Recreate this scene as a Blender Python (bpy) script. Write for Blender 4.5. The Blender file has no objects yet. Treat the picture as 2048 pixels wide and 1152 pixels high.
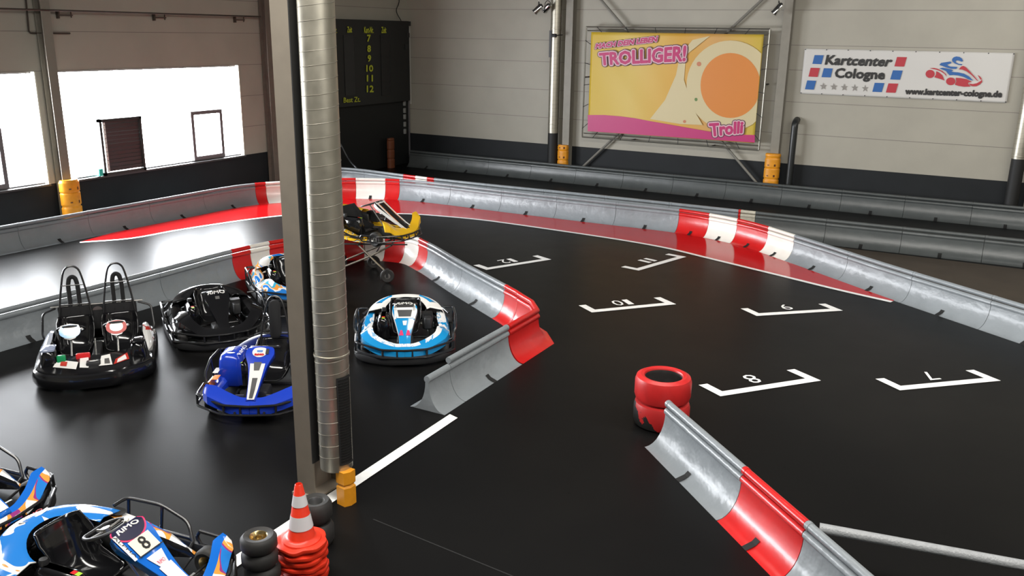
import bpy, math, random
from mathutils import Vector, Matrix
random.seed(4)
PI = math.pi
SC = bpy.context.scene
COL = SC.collection

# ------------------------------------------------------------------ camera, sky, exposure
H = 4.2
FPX = 1752.57
yaw, pit, rol = -0.50178933, 0.28363844, 0.0157867
fwd = Vector((math.sin(yaw)*math.cos(pit), math.cos(yaw)*math.cos(pit), -math.sin(pit)))
r0 = Vector((math.cos(yaw), -math.sin(yaw), 0))
u0 = r0.cross(fwd)
rgt = r0*math.cos(rol) + u0*math.sin(rol)
upv = rgt.cross(fwd)
cd = bpy.data.cameras.new('camera')
cd.sensor_width = 36
cd.lens = FPX*36/2048
cd.clip_end = 200
cam = bpy.data.objects.new('camera', cd)
M = Matrix((rgt, upv, -fwd)).transposed().to_4x4()
M.translation = Vector((0, 0, H))
cam.matrix_world = M
COL.objects.link(cam)
SC.camera = cam
SC.view_settings.view_transform = 'Standard'
SC.view_settings.look = 'None'
SC.view_settings.gamma = 1
SC.view_settings.use_curve_mapping = False
SC.view_settings.exposure = 0.0

def ray(px, py):
    return fwd + rgt*((px-1024)/FPX) - upv*((py-576)/FPX)
def G(px, py, z=0.0):
    d = ray(px, py); t = (z-H)/d.z
    return Vector((0, 0, H)) + d*t
def WB(px, py, y=24.0):
    d = ray(px, py)
    return Vector((0, 0, H)) + d*(y/d.y)
def WL(px, py, x=-17.15):
    d = ray(px, py)
    return Vector((0, 0, H)) + d*(x/d.x)

world = bpy.data.worlds.new('overcast_sky')
SC.world = world
world.use_nodes = True
bg = world.node_tree.nodes['Background']
bg.inputs[0].default_value = (0.93, 0.96, 1.0, 1)
bg.inputs[1].default_value = 42.0

def area(name, loc, size, sizey, power, color=(1, 1, 1), rot=(0, 0, 0), portal=False, spread=PI):
    l = bpy.data.lights.new(name, 'AREA')
    l.shape = 'RECTANGLE'; l.size = size; l.size_y = sizey; l.energy = power; l.color = color
    l.spread = spread
    if portal: l.cycles.is_portal = True
    o = bpy.data.objects.new(name, l)
    o.location = loc; o.rotation_euler = rot
    COL.objects.link(o)
    return o
# daylight enters through the window band in the left wall (portal only guides the sky light)
area('window_portal', (-17.3, 9.8, 2.15), 2.4, 14.0, 1, rot=(0, -PI/2, 0), portal=True)
CEIL = 7.4
# overhead fill rows added out of view; tilt keeps their reflection off the floor
FILL_LIGHTS = [  # x centre, y, length, power, tilt
    (-2.5, 3.5, 15.0, 1150, 15),
    (1.0, 9.5, 14.0, 950, 38),
    (4.5, 19.6, 10.0, 190, 58),
]
for k, (x, y, ln, pw, tilt) in enumerate(FILL_LIGHTS):
    area('fill_light', (x, y, CEIL-.62), ln, 1.1, pw, (1.0, 0.97, 0.91), rot=(math.radians(tilt), 0, 0))

# ------------------------------------------------------------------ materials
MATS = {}
def mat(name, col, rough=0.5, metal=0.0, spec=0.5, coat=0.0, var=0.0, vscale=6.0, bump=0.0, bscale=20.0, emit=None, rvar=0.0, alpha=None):
    if name in MATS: return MATS[name]
    m = bpy.data.materials.new(name); m.use_nodes = True
    nt = m.node_tree; N = nt.nodes; L = nt.links
    b = N['Principled BSDF']
    b.inputs['Base Color'].default_value = (*col, 1)
    b.inputs['Roughness'].default_value = rough
    b.inputs['Metallic'].default_value = metal
    b.inputs['Specular IOR Level'].default_value = spec
    b.inputs['Coat Weight'].default_value = coat
    b.inputs['Coat Roughness'].default_value = 0.05
    if var or bump or rvar:
        tc = N.new('ShaderNodeTexCoord')
    if var or rvar:
        n = N.new('ShaderNodeTexNoise'); n.inputs['Scale'].default_value = vscale; n.inputs['Detail'].default_value = 6
        L.new(tc.outputs['Object'], n.inputs['Vector'])
    if var:
        r = N.new('ShaderNodeMapRange')
        r.inputs[1].default_value = 0.3; r.inputs[2].default_value = 0.7
        r.inputs[3].default_value = 1-var; r.inputs[4].default_value = 1+var
        L.new(n.outputs['Fac'], r.inputs[0])
        mx = N.new('ShaderNodeMix'); mx.data_type = 'RGBA'; mx.blend_type = 'MULTIPLY'
        mx.inputs[0].default_value = 1
        mx.inputs[6].default_value = (*col, 1)
        L.new(r.outputs[0], mx.inputs[7]); L.new(mx.outputs[2], b.inputs['Base Color'])
    if rvar:
        r2 = N.new('ShaderNodeMapRange')
        r2.inputs[1].default_value = 0.3; r2.inputs[2].default_value = 0.7
        r2.inputs[3].default_value = max(0.02, rough-rvar); r2.inputs[4].default_value = rough+rvar
        L.new(n.outputs['Fac'], r2.inputs[0]); L.new(r2.outputs[0], b.inputs['Roughness'])
    if bump:
        nb = N.new('ShaderNodeTexNoise'); nb.inputs['Scale'].default_value = bscale; nb.inputs['Detail'].default_value = 3
        L.new(tc.outputs['Object'], nb.inputs['Vector'])
        bp = N.new('ShaderNodeBump'); bp.inputs['Strength'].default_value = bump; bp.inputs['Distance'].default_value = 0.05
        L.new(nb.outputs['Fac'], bp.inputs['Height']); L.new(bp.outputs[0], b.inputs['Normal'])
    if emit:
        b.inputs['Emission Color'].default_value = (*emit[:3], 1); b.inputs['Emission Strength'].default_value = emit[3]
    MATS[name] = m
    return m

def livery(name, stops, scale=2.2, seed=0.0, rough=0.15):
    """printed sticker pattern: bands of flat colour that swirl along the body"""
    m = bpy.data.materials.new(name); m.use_nodes = True
    nt = m.node_tree; N = nt.nodes; L = nt.links; b = N['Principled BSDF']
    b.inputs['Roughness'].default_value = rough; b.inputs['Coat Weight'].default_value = 0.6
    tc = N.new('ShaderNodeTexCoord'); mp = N.new('ShaderNodeMapping')
    mp.inputs['Location'].default_value = (seed, seed*0.7, 0); mp.inputs['Scale'].default_value = (1.0, 1.9, 1.4)
    n = N.new('ShaderNodeTexNoise'); n.inputs['Scale'].default_value = scale; n.inputs['Detail'].default_value = 1.2
    n.inputs['Distortion'].default_value = 0.6
    rp = N.new('ShaderNodeValToRGB'); rp.color_ramp.interpolation = 'CONSTANT'
    e = rp.color_ramp.elements
    e[0].position = 0; e[0].color = (*stops[0][1], 1)
    e[1].position = stops[1][0]; e[1].color = (*stops[1][1], 1)
    for p, c in stops[2:]:
        x = e.new(p); x.color = (*c, 1)
    L.new(tc.outputs['Object'], mp.inputs[0]); L.new(mp.outputs[0], n.inputs['Vector'])
    L.new(n.outputs['Fac'], rp.inputs[0]); L.new(rp.outputs[0], b.inputs['Base Color'])
    MATS[name] = m
    return m

BLK = mat('black_gloss_plastic', (0.007, 0.007, 0.008), 0.14, coat=0.4)
BLKM = mat('black_matt_plastic', (0.02, 0.02, 0.021), 0.5)
TUBE = mat('black_powder_coated_tube', (0.014, 0.014, 0.015), 0.25, spec=0.6)
RUB = mat('tyre_rubber', (0.022, 0.021, 0.02), 0.65, var=0.3, vscale=9)
FAB = mat('black_fabric', (0.01, 0.01, 0.011), 0.9)
CHR = mat('chrome', (0.75, 0.75, 0.74), 0.15, 1.0)
STL = mat('grey_steel', (0.42, 0.41, 0.39), 0.35, 0.9)
BRASS = mat('brass_coloured_rim', (0.55, 0.42, 0.2), 0.3, 1.0)
WHITE = mat('white_sticker', (0.8, 0.79, 0.76), 0.25)
CREAM = mat('cream_sticker', (0.78, 0.74, 0.62), 0.3)
INK = mat('black_ink', (0.015, 0.014, 0.014), 0.4)
REDP = mat('red_plastic', (0.6, 0.02, 0.02), 0.25)
GRNP = mat('green_plastic', (0.01, 0.25, 0.09), 0.3)
BLUE = mat('royal_blue_plastic', (0.012, 0.05, 0.50), 0.22, coat=0.3)
CYAN = mat('cyan_blue_sticker', (0.01, 0.26, 0.58), 0.15, coat=0.5)
MIDB = mat('mid_blue_sticker', (0.01, 0.14, 0.58), 0.15, coat=0.5)
YEL = mat('yellow_plastic', (0.85, 0.50, 0.02), 0.2, coat=0.4)
ORG = mat('orange_sticker', (0.85, 0.25, 0.03), 0.25)
PNK = mat('magenta_red_sticker', (0.65, 0.04, 0.14), 0.25)
LIV8 = livery('blue_white_orange_livery', [(0, (0.02, 0.2, 0.62)), (.44, (0.02, 0.2, 0.62)), (.545, (.8, .78, .75)), (.60, (.8, .3, .06)), (.62, (.25, .03, .25)), (.64, (0.02, 0.2, 0.62))], 1.7, 3.1)
LIV8W = livery('white_orange_blue_livery', [(0, (.8, .78, .75)), (.46, (.8, .78, .75)), (.52, (.82, .33, .06)), (.565, (.3, .04, .2)), (.59, (.02, .2, .62))], 1.9, 2.3)
LIV3 = livery('blue_orange_livery', [(0, (0.02, 0.2, 0.62)), (.38, (0.02, 0.2, 0.62)), (.46, (.8, .78, .75)), (.51, (.85, .33, .05)), (.56, (.05, .4, .6)), (.62, (.8, .78, .75))], 3.0, 7.7)
LIV5 = livery('cyan_white_livery', [(0, (0.01, 0.26, 0.58)), (.40, (0.01, 0.26, 0.58)), (.485, (.8, .8, .8)), (.57, (.01, .1, .3)), (.60, (.01, .26, .58))], 3.2, 5.2)
LIV1 = livery('white_red_livery', [(0, (.75, .74, .72)), (.42, (.75, .74, .72)), (.55, (.5, .03, .02)), (.60, (.02, .02, .02)), (.64, (.7, .7, .7))], 2.6, 1.3)
LIV5W = livery('white_cyan_livery', [(0, (.8, .8, .8)), (.46, (.8, .8, .8)), (.52, (.25, .45, .65)), (.545, (.8, .8, .8)), (.60, (.01, .26, .58))], 5.0, 4.4)
LIV6 = livery('yellow_black_livery', [(0, (.85, .5, .02)), (.45, (.85, .5, .02)), (.57, (.8, .76, .6)), (.60, (.02, .02, .02)), (.63, (.85, .5, .02))], 3.5, 9.0)
WALLP = mat('cream_wall_panel', (0.385, 0.36, 0.30), 0.55, var=0.05, vscale=1.2)
BAND = mat('dark_grey_wall_paint', (0.015, 0.017, 0.019), 0.6, spec=0.25, var=0.1, vscale=2)
COLP = mat('column_cream_paint', (0.42, 0.37, 0.30), 0.5, var=0.07, vscale=5)
COLD = mat('column_brown_paint', (0.16, 0.13, 0.105), 0.5, var=0.1)
GALV = mat('galvanised_duct', (0.52, 0.49, 0.41), 0.42, 0.95, var=0.06, vscale=9, rvar=0.03)
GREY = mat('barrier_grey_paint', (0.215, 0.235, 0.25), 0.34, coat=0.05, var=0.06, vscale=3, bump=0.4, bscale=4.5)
DGREY = mat('barrier_dark_grey', (0.075, 0.083, 0.083), 0.35, var=0.1, vscale=3, bump=0.2, bscale=3.2)  # darker grey for the far barriers
BRED = mat('barrier_red_paint', (0.52, 0.012, 0.012), 0.3, coat=0.12, var=0.08, vscale=4, bump=0.15, bscale=3)
BWHT = mat('barrier_white_paint', (0.74, 0.71, 0.65), 0.28, coat=0.2, var=0.04, vscale=4, bump=0.12, bscale=3)
SLOT = mat('slot_black', (0.006, 0.006, 0.006), 0.8)
MARK = mat('white_floor_paint', (0.88, 0.88, 0.86), 0.4, var=0.06, vscale=12)
ORNG = mat('orange_protector_plastic', (0.75, 0.30, 0.015), 0.4, var=0.1, vscale=8)
CONE = mat('red_orange_cone_rubber', (0.72, 0.035, 0.012), 0.38, var=0.08, vscale=12)
REFL = mat('white_reflective_sleeve', (0.72, 0.70, 0.72), 0.35)
STRUTG = mat('grey_tube_paint', (0.30, 0.31, 0.32), 0.35, var=0.08, vscale=20, bump=0.2, bscale=60)

# floor: black coated hall floor, worn gloss and faint scuffs
def floor_mat():
    m = bpy.data.materials.new('black_track_floor'); m.use_nodes = True
    nt = m.node_tree; N = nt.nodes; L = nt.links; b = N['Principled BSDF']
    tc = N.new('ShaderNodeTexCoord')
    n1 = N.new('ShaderNodeTexNoise'); n1.inputs['Scale'].default_value = 0.35; n1.inputs['Detail'].default_value = 6
    n2 = N.new('ShaderNodeTexNoise'); n2.inputs['Scale'].default_value = 2.2; n2.inputs['Detail'].default_value = 8
    n3 = N.new('ShaderNodeTexVoronoi'); n3.inputs['Scale'].default_value = 1.1
    for n in (n1, n2, n3): L.new(tc.outputs['Object'], n.inputs['Vector'])
    r = N.new('ShaderNodeValToRGB'); e = r.color_ramp.elements
    e[0].position = .3; e[0].color = (0.0055, 0.0055, 0.0058, 1); e[1].position = .75; e[1].color = (0.0090, 0.0087, 0.0083, 1)
    L.new(n1.outputs['Fac'], r.inputs[0])
    # specks of dirt
    mt = N.new('ShaderNodeMath'); mt.operation = 'LESS_THAN'; mt.inputs[1].default_value = 0.018
    L.new(n3.outputs['Distance'], mt.inputs[0])
    mx = N.new('ShaderNodeMix'); mx.data_type = 'RGBA'; L.new(mt.outputs[0], mx.inputs[0])
    L.new(r.outputs[0], mx.inputs[6]); mx.inputs[7].default_value = (0.004, 0.004, 0.004, 1)
    L.new(mx.outputs[2], b.inputs['Base Color'])
    rr = N.new('ShaderNodeMapRange'); rr.inputs[1].default_value = .3; rr.inputs[2].default_value = .7
    rr.inputs[3].default_value = 0.335; rr.inputs[4].default_value = 0.36
    L.new(n2.outputs['Fac'], rr.inputs[0]); L.new(rr.outputs[0], b.inputs['Roughness'])
    b.inputs['Specular IOR Level'].default_value = 0.07
    MATS['floor'] = m
    return m
FLOOR = floor_mat()
REDF = mat('red_floor_paint', (0.46, 0.006, 0.008), 0.13, spec=0.25, var=0.05, vscale=1.5)
CONC = mat('brown_grey_concrete', (0.06, 0.046, 0.034), 0.6, var=0.15, vscale=1.5)

# ------------------------------------------------------------------ mesh helpers
def tag(o, label=None, cat=None, group=None, kind=None):
    if label: o['label'] = label
    if cat: o['category'] = cat
    if group: o['group'] = group
    if kind: o['kind'] = kind
    return o
def empty(name, loc=(0, 0, 0), rz=0.0, label=None, cat=None, group=None):
    o = bpy.data.objects.new(name, None); COL.objects.link(o)
    o.location = loc; o.rotation_euler = (0, 0, rz); o.empty_display_size = 0.1
    return tag(o, label, cat, group)

def catmull(pts, n=6, closed=False):
    P = [Vector(p) for p in pts]; out = []; k = len(P)
    rng = range(k if closed else k-1)
    for i in rng:
        p1, p2 = P[i], P[(i+1) % k]
        p0 = P[(i-1) % k] if (closed or i > 0) else p1*2-p2
        p3 = P[(i+2) % k] if (closed or i < k-2) else p2*2-p1
        for j in range(n):
            t = j/n
            out.append(0.5*((2*p1)+(p2-p0)*t+(2*p0-5*p1+4*p2-p3)*t*t+(3*p1-p0-3*p2+p3)*t*t*t))
    if not closed: out.append(P[-1])
    return out
def fillet(pts, r=0.05, n=4):
    P = [Vector(p) for p in pts]; out = [P[0]]
    for i in range(1, len(P)-1):
        a, b, c = P[i-1], P[i], P[i+1]
        d1 = (a-b); d2 = (c-b); rr = min(r, d1.length*.45, d2.length*.45)
        q1 = b+d1.normalized()*rr; q2 = b+d2.normalized()*rr
        for j in range(n+1):
            t = j/n
            out.append(q1*(1-t)**2+b*2*t*(1-t)+q2*t*t)
    out.append(P[-1]); return out

class MB:
    def __init__(s): s.v = []; s.f = []; s.m = []
    def add(s, vs, fs, mi=0):
        o = len(s.v); s.v += [tuple(v) for v in vs]
        for k, f in enumerate(fs):
            s.f.append(tuple(o+i for i in f)); s.m.append(mi[k] if isinstance(mi, (list, tuple)) else mi)
        return s
    def box(s, c, d, mi=0, R=None):
        x, y, z = d[0]/2, d[1]/2, d[2]/2
        vs = [Vector((a*x, b*y, e*z)) for a in (-1, 1) for b in (-1, 1) for e in (-1, 1)]
        if R is not None: vs = [R @ v for v in vs]
        vs = [v+Vector(c) for v in vs]
        return s.add(vs, [(0, 1, 3, 2), (4, 6, 7, 5), (0, 4, 5, 1), (2, 3, 7, 6), (0, 2, 6, 4), (1, 5, 7, 3)], mi)
    def rbox(s, c, d, b=0.02, mi=0, R=None, taper=1.0):
        """box with rounded vertical and top edges"""
        secs = []
        x, y, z = d[0]/2, d[1]/2, d[2]/2
        for (zz, ins) in ((-z, b*.5), (-z+b*.5, 0), (z-b, 0), (z-b*.3, b*.3), (z, b)):
            k = 1 if zz < 0 else taper
            ring = []
            for (sx, sy) in ((1, 1), (-1, 1), (-1, -1), (1, -1)):
                for a in (0, 45, 90):
                    base = {(1, 1): 0, (-1, 1): 90, (-1, -1): 180, (1, -1): 270}[(sx, sy)]
                    an = math.radians(base+a)
                    v = Vector((sx*(x*k-b-ins)+math.cos(an)*b, sy*(y*k-b-ins)+math.sin(an)*b, zz))
                    ring.append(v)
            secs.append(ring)
        if R is not None: secs = [[R @ v for v in r] for r in secs]
        secs = [[v+Vector(c) for v in r] for r in secs]
        return s.loft(secs, True, mi=mi, caps=True)
    def loft(s, secs, closed=False, mi=0, caps=False, matfn=None, ring=False):
        n = len(secs[0]); vs = [v for r in secs for v in r]; fs = []; ms = []
        R = len(secs)
        for i in range(R if ring else R-1):
            i2 = (i+1) % R
            for j in range(n if closed else n-1):
                k = (j+1) % n
                fs.append((i*n+j, i*n+k, i2*n+k, i2*n+j)); ms.append(matfn(i, j) if matfn else mi)
        if caps:
            fs.append(tuple(reversed(range(n)))); ms.append(ms[0]); fs.append(tuple(range((R-1)*n, R*n))); ms.append(ms[-1])
        return s.add(vs, fs, ms)
    def tube(s, pts, r=0.015, seg=8, mi=0, closed=False, caps=True):
        P = [Vector(p) for p in pts]; k = len(P); secs = []
        T = []
        for i in range(k):
            a = P[(i-1) % k] if (closed or i > 0) else P[i]
            b = P[(i+1) % k] if (closed or i < k-1) else P[i]
            t = (b-a)
            T.append(t.normalized() if t.length > 1e-9 else Vector((0, 0, 1)))
        up = Vector((0, 0, 1)) if abs(T[0].z) < .9 else Vector((1, 0, 0))
        nrm = T[0].cross(up).normalized()
        for i in range(k):
            if i:
                nrm = nrm - T[i]*nrm.dot(T[i])
                if nrm.length < 1e-6: nrm = T[i].orthogonal()
                nrm.normalize()
            bn = T[i].cross(nrm)
            rr = r[i] if isinstance(r, (list, tuple)) else r
            secs.append([P[i]+(nrm*math.cos(2*PI*j/seg)+bn*math.sin(2*PI*j/seg))*rr for j in range(seg)])
        return s.loft(secs, True, mi=mi, caps=caps and not closed, ring=closed)
    def lathe(s, prof, seg=24, c=(0, 0, 0), R=None, mi=0, closed=False, matfn=None):
        secs = []
        for (r, z) in prof:
            ring = [Vector((r*math.cos(2*PI*j/seg), r*math.sin(2*PI*j/seg), z)) for j in range(seg)]
            if R is not None: ring = [R @ v for v in ring]
            secs.append([v+Vector(c) for v in ring])
        return s.loft(secs, True, mi=mi, matfn=matfn, ring=closed)
    def poly(s, pts, mi=0, thick=None):
        P = [Vector(p) for p in pts]; n = len(P)
        if thick is None: return s.add(P, [tuple(range(n))], mi)
        t = Vector(thick); Q = [p+t for p in P]
        return s.add(P+Q, [tuple(reversed(range(n))), tuple(range(n, 2*n))]+[(i, (i+1) % n, n+(i+1) % n, n+i) for i in range(n)], mi)
    def build(s, name, mats, parent=None, smooth=True, label=None, cat=None, group=None, kind=None, sharp=40, solid=None, sub=0):
        me = bpy.data.meshes.new(name)
        me.from_pydata(s.v, [], s.f)
        if not isinstance(mats, (list, tuple)): mats = [mats]
        for m in mats: me.materials.append(m)
        me.polygons.foreach_set('material_index', s.m)
        me.polygons.foreach_set('use_smooth', [smooth]*len(s.f))
        me.update()
        if smooth: me.set_sharp_from_angle(angle=math.radians(sharp))
        o = bpy.data.objects.new(name, me); COL.objects.link(o)
        if parent is not None: o.parent = parent
        if solid:
            md = o.modifiers.new('thickness', 'SOLIDIFY'); md.thickness = solid; md.offset = 0
        if sub:
            md = o.modifiers.new('smooth', 'SUBSURF'); md.levels = sub; md.render_levels = sub
        return tag(o, label, cat, group, kind)

def text2d(body, bold=0.02, shear=0.0, res=2):
    """outline of a word as flat mesh normalised to its own box: (verts 0..1, faces)"""
    cu = bpy.data.curves.new('t', 'FONT'); cu.body = body; cu.offset = bold; cu.shear = shear
    cu.resolution_u = res
    o = bpy.data.objects.new('t', cu); COL.objects.link(o)
    dg = bpy.context.evaluated_depsgraph_get(); dg.update()
    me = bpy.data.meshes.new_from_object(o.evaluated_get(dg))
    vs = [v.co.copy() for v in me.vertices]; fs = [tuple(p.vertices) for p in me.polygons]
    bpy.data.objects.remove(o); bpy.data.curves.remove(cu); bpy.data.meshes.remove(me)
    x0 = min(v.x for v in vs); x1 = max(v.x for v in vs); y0 = min(v.y for v in vs); y1 = max(v.y for v in vs)
    return [((v.x-x0)/(x1-x0), (v.y-y0)/(y1-y0)) for v in vs], fs
def quad(bl, br, tr, tl):
    bl, br, tr, tl = map(Vector, (bl, br, tr, tl))
    return lambda u, v: (bl*(1-u)+br*u)*(1-v)+(tl*(1-u)+tr*u)*v
def text_on(mb, body, fn, bold=0.0, mi=0, off=(0, 0, 0), fat=0.0, ring_n=10):
    """fat = stroke widening as a distance in the scene, by stacking shifted copies"""
    vs, fs = text2d(body, 0.0)
    ex = (fn(1, 0)-fn(0, 0)).normalized(); ez = (fn(0, 1)-fn(0, 0)).normalized()
    sh = [Vector((0, 0, 0))]
    if fat: sh = [ex*math.cos(2*PI*k/ring_n)*fat+ez*math.sin(2*PI*k/ring_n)*fat for k in range(ring_n)]+sh
    nz = ex.cross(ez)
    if nz.dot(Vector((0, 0, H))-fn(0, 0)) < 0: nz = -nz
    for q, d in enumerate(sh):   # each copy a hair in front of the last
        mb.add([fn(u, v)+Vector(off)+d+nz*(.0004*q) for u, v in vs], fs, mi)
    return mb

# ------------------------------------------------------------------ the hall
XL, YB, XR, YF = -17.15, 24.0, 12.0, -6.0
def struct(mb, name, m, **k):
    return mb.build(name, m, smooth=False, kind='structure', **k)
struct(MB().box(((XL+XR)/2, (YB+YF)/2, -0.15), (XR-XL+1, YB-YF+1, 0.3)), 'floor', FLOOR)
struct(MB().box(((XL+XR)/2, (YB+YF)/2, CEIL+0.15), (XR-XL+1, YB-YF+1, 0.3)), 'ceiling', mat('dark_ceiling', (0.05, 0.048, 0.045), 0.8))

# left wall with the window band
WZ0, WZ1 = 1.03, 3.30
W = MB()
WY = [(2.8, 11.18), (11.66, 16.64)]
def wall_left():
    mb = MB(); T = 0.3; xc = XL-T/2
    def b(y0, y1, z0, z1, mi): mb.box((xc, (y0+y1)/2, (z0+z1)/2), (T, y1-y0, z1-z0), mi)
    b(YF, YB, 0, 1.03, 1)
    b(YF, YB, WZ1, CEIL, 0)
    b(YF, WY[0][0], 1.03, WZ1, 0); b(WY[0][1], WY[1][0], 1.03, WZ1, 0); b(WY[1][1], YB, 1.03, WZ1, 0)
    # panel seams
    for z in (1.75, 2.53, 3.31, 4.08, 4.86):
        y0 = 16.66 if z < 3.3 else YF
        mb.box((XL+.001, (y0+YB)/2, z), (.006, YB-y0, .012), 2)
    struct(mb, 'wall_left', [WALLP, BAND, mat('panel_seam_grey', (0.2, 0.18, 0.16), 0.7)])
wall_left()
def wall_back():
    mb = MB()
    mb.box(((XL+XR)/2, YB+.15, .48), (XR-XL+.6, .3, .96), 1)
    mb.box(((XL+XR)/2, YB+.15, (.96+CEIL)/2), (XR-XL+.6, .3, CEIL-.96), 0)
    for z in (1.75, 2.57, 3.38, 4.0, 4.86):
        mb.box(((XL+XR)/2, YB-.001, z), (XR-XL, .006, .012), 2)
    struct(mb, 'wall_back', [WALLP, BAND, MATS['panel_seam_grey']])
wall_back()
struct(MB().box((XR+.15, (YB+YF)/2, CEIL/2), (.3, YB-YF+.6, CEIL)), 'wall_right', WALLP)
struct(MB().box(((XL+XR)/2, YF-.15, CEIL/2), (XR-XL+.6, .3, CEIL)), 'wall_front', WALLP)
struct(MB().box((-17.08, 23.97, 3.2), (.1, .06, 2.6)), 'trim_1', mat('pale_corner_trim', (.5, .48, .44), .5))

# windows: thin frames, glass, an opened-out casement each
GLASS = bpy.data.materials.new('window_glass'); GLASS.use_nodes = True
_n = GLASS.node_tree; _n.nodes.clear()
_o = _n.nodes.new('ShaderNodeOutputMaterial'); _m = _n.nodes.new('ShaderNodeMixShader')
_t = _n.nodes.new('ShaderNodeBsdfTransparent'); _g = _n.nodes.new('ShaderNodeBsdfGlossy'); _g.inputs['Roughness'].default_value = .05
_m.inputs[0].default_value = .05
_n.links.new(_t.outputs[0], _m.inputs[1]); _n.links.new(_g.outputs[0], _m.inputs[2]); _n.links.new(_m.outputs[0], _o.inputs[0])
FRM = mat('grey_aluminium_window_frame', (.20, .19, .20), .4, .3)
FRML = mat('pale_window_reveal', (.62, .6, .5), .5)
def frame_box(mb, x, y0, y1, z0, z1, w=.05, d=.08, mi=0):
    mb.box((x, (y0+y1)/2, z0+w/2), (d, y1-y0, w), mi); mb.box((x, (y0+y1)/2, z1-w/2), (d, y1-y0, w), mi)
    mb.box((x, y0+w/2, (z0+z1)/2), (d, w, z1-z0-2*w), mi); mb.box((x, y1-w/2, (z0+z1)/2), (d, w, z1-z0-2*w), mi)
for k, (y0, y1) in enumerate(WY):
    root = empty('window_%d' % (k+1), (0, 0, 0)); root['kind'] = 'structure'
    mb = MB(); frame_box(mb, XL-.12, y0, y1, WZ0, WZ1, .035, .1)
    mb.box((XL-.05, y1-.02, (WZ0+WZ1)/2), (.2, .03, WZ1-WZ0), 1)
    mb.build('window_frame', [FRM, FRML], root, smooth=False)
    mb = MB(); mb.box((XL-.13, (y0+y1)/2, (WZ0+WZ1)/2), (.01, y1-y0-.06, WZ1-WZ0-.06))
    mb.build('window_pane', GLASS, root, smooth=False)
    mb = MB(); mb.box((XL+.02, (y0+y1)/2, WZ0-.01), (.12, y1-y0, .04)); mb.build('window_sill', mat('dark_sill', (.06, .06, .062), .4), root, smooth=False)
    mb = MB()
    if k == 1: frame_box(mb, XL-.05, 15.03, 16.02, 1.07, 2.25, .09, .08)
    else: frame_box(mb, XL-.05, 9.35, 10.35, 1.07, 2.25, .09, .08)
    mb.build('casement_frame', FRM, root, smooth=False)

# louvred shutter leaning on the sill
root = empty('louvred_shutter', (XL+.02, 13.0, 1.04), 0, 'dark grey louvred ventilation panel standing on the sill in the bright window', 'ventilation panel')
mb = MB(); SH0, SH1, SZ = -.55, .54, 1.22
for y in (SH0+.03, SH1-.04): mb.box((.02, y, SZ/2), (.10, .06, SZ))
for z in (.03, SZ-.03): mb.box((.02, (SH0+SH1)/2, z), (.10, SH1-SH0, .06))
mb.build('frame', mat('shutter_dark_grey', (.035, .037, .035), .45), root, smooth=False)
for k in range(13):
    z = .10+k*.085
    mb = MB(); R = Matrix.Rotation(math.radians(14), 3, 'Y')
    mb.box((.03, .02, z+.02), (.015, SH1-SH0-.16, .092 if k not in (7, 9) else .078), 0, R)
    mb.build('louvre_slat', MATS['shutter_dark_grey'], root, smooth=False)
mb = MB(); mb.box((.075, SH0+.105, SZ/2), (.015, .045, SZ-.14)); mb.build('perforated_strip', WHITE, root, smooth=False, label='white perforated strip')
mb = MB()
for k in range(11): mb.box((.085, SH0+.105, .14+k*.095), (.006, .014, .018))
mb.build('strip_holes', INK, root, smooth=False)
mb = MB().rbox((-.0, 0, .08), (.12, .10, .16), .02)
mb.build('watering_can', mat('turquoise_plastic', (.05, .55, .45), .35), None, label='small turquoise container on the sill at the shutter foot', cat='container').location = (XL+.04, 12.36, 1.05)
bpy.data.objects['watering_can'].name = 'plastic_container'

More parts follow.
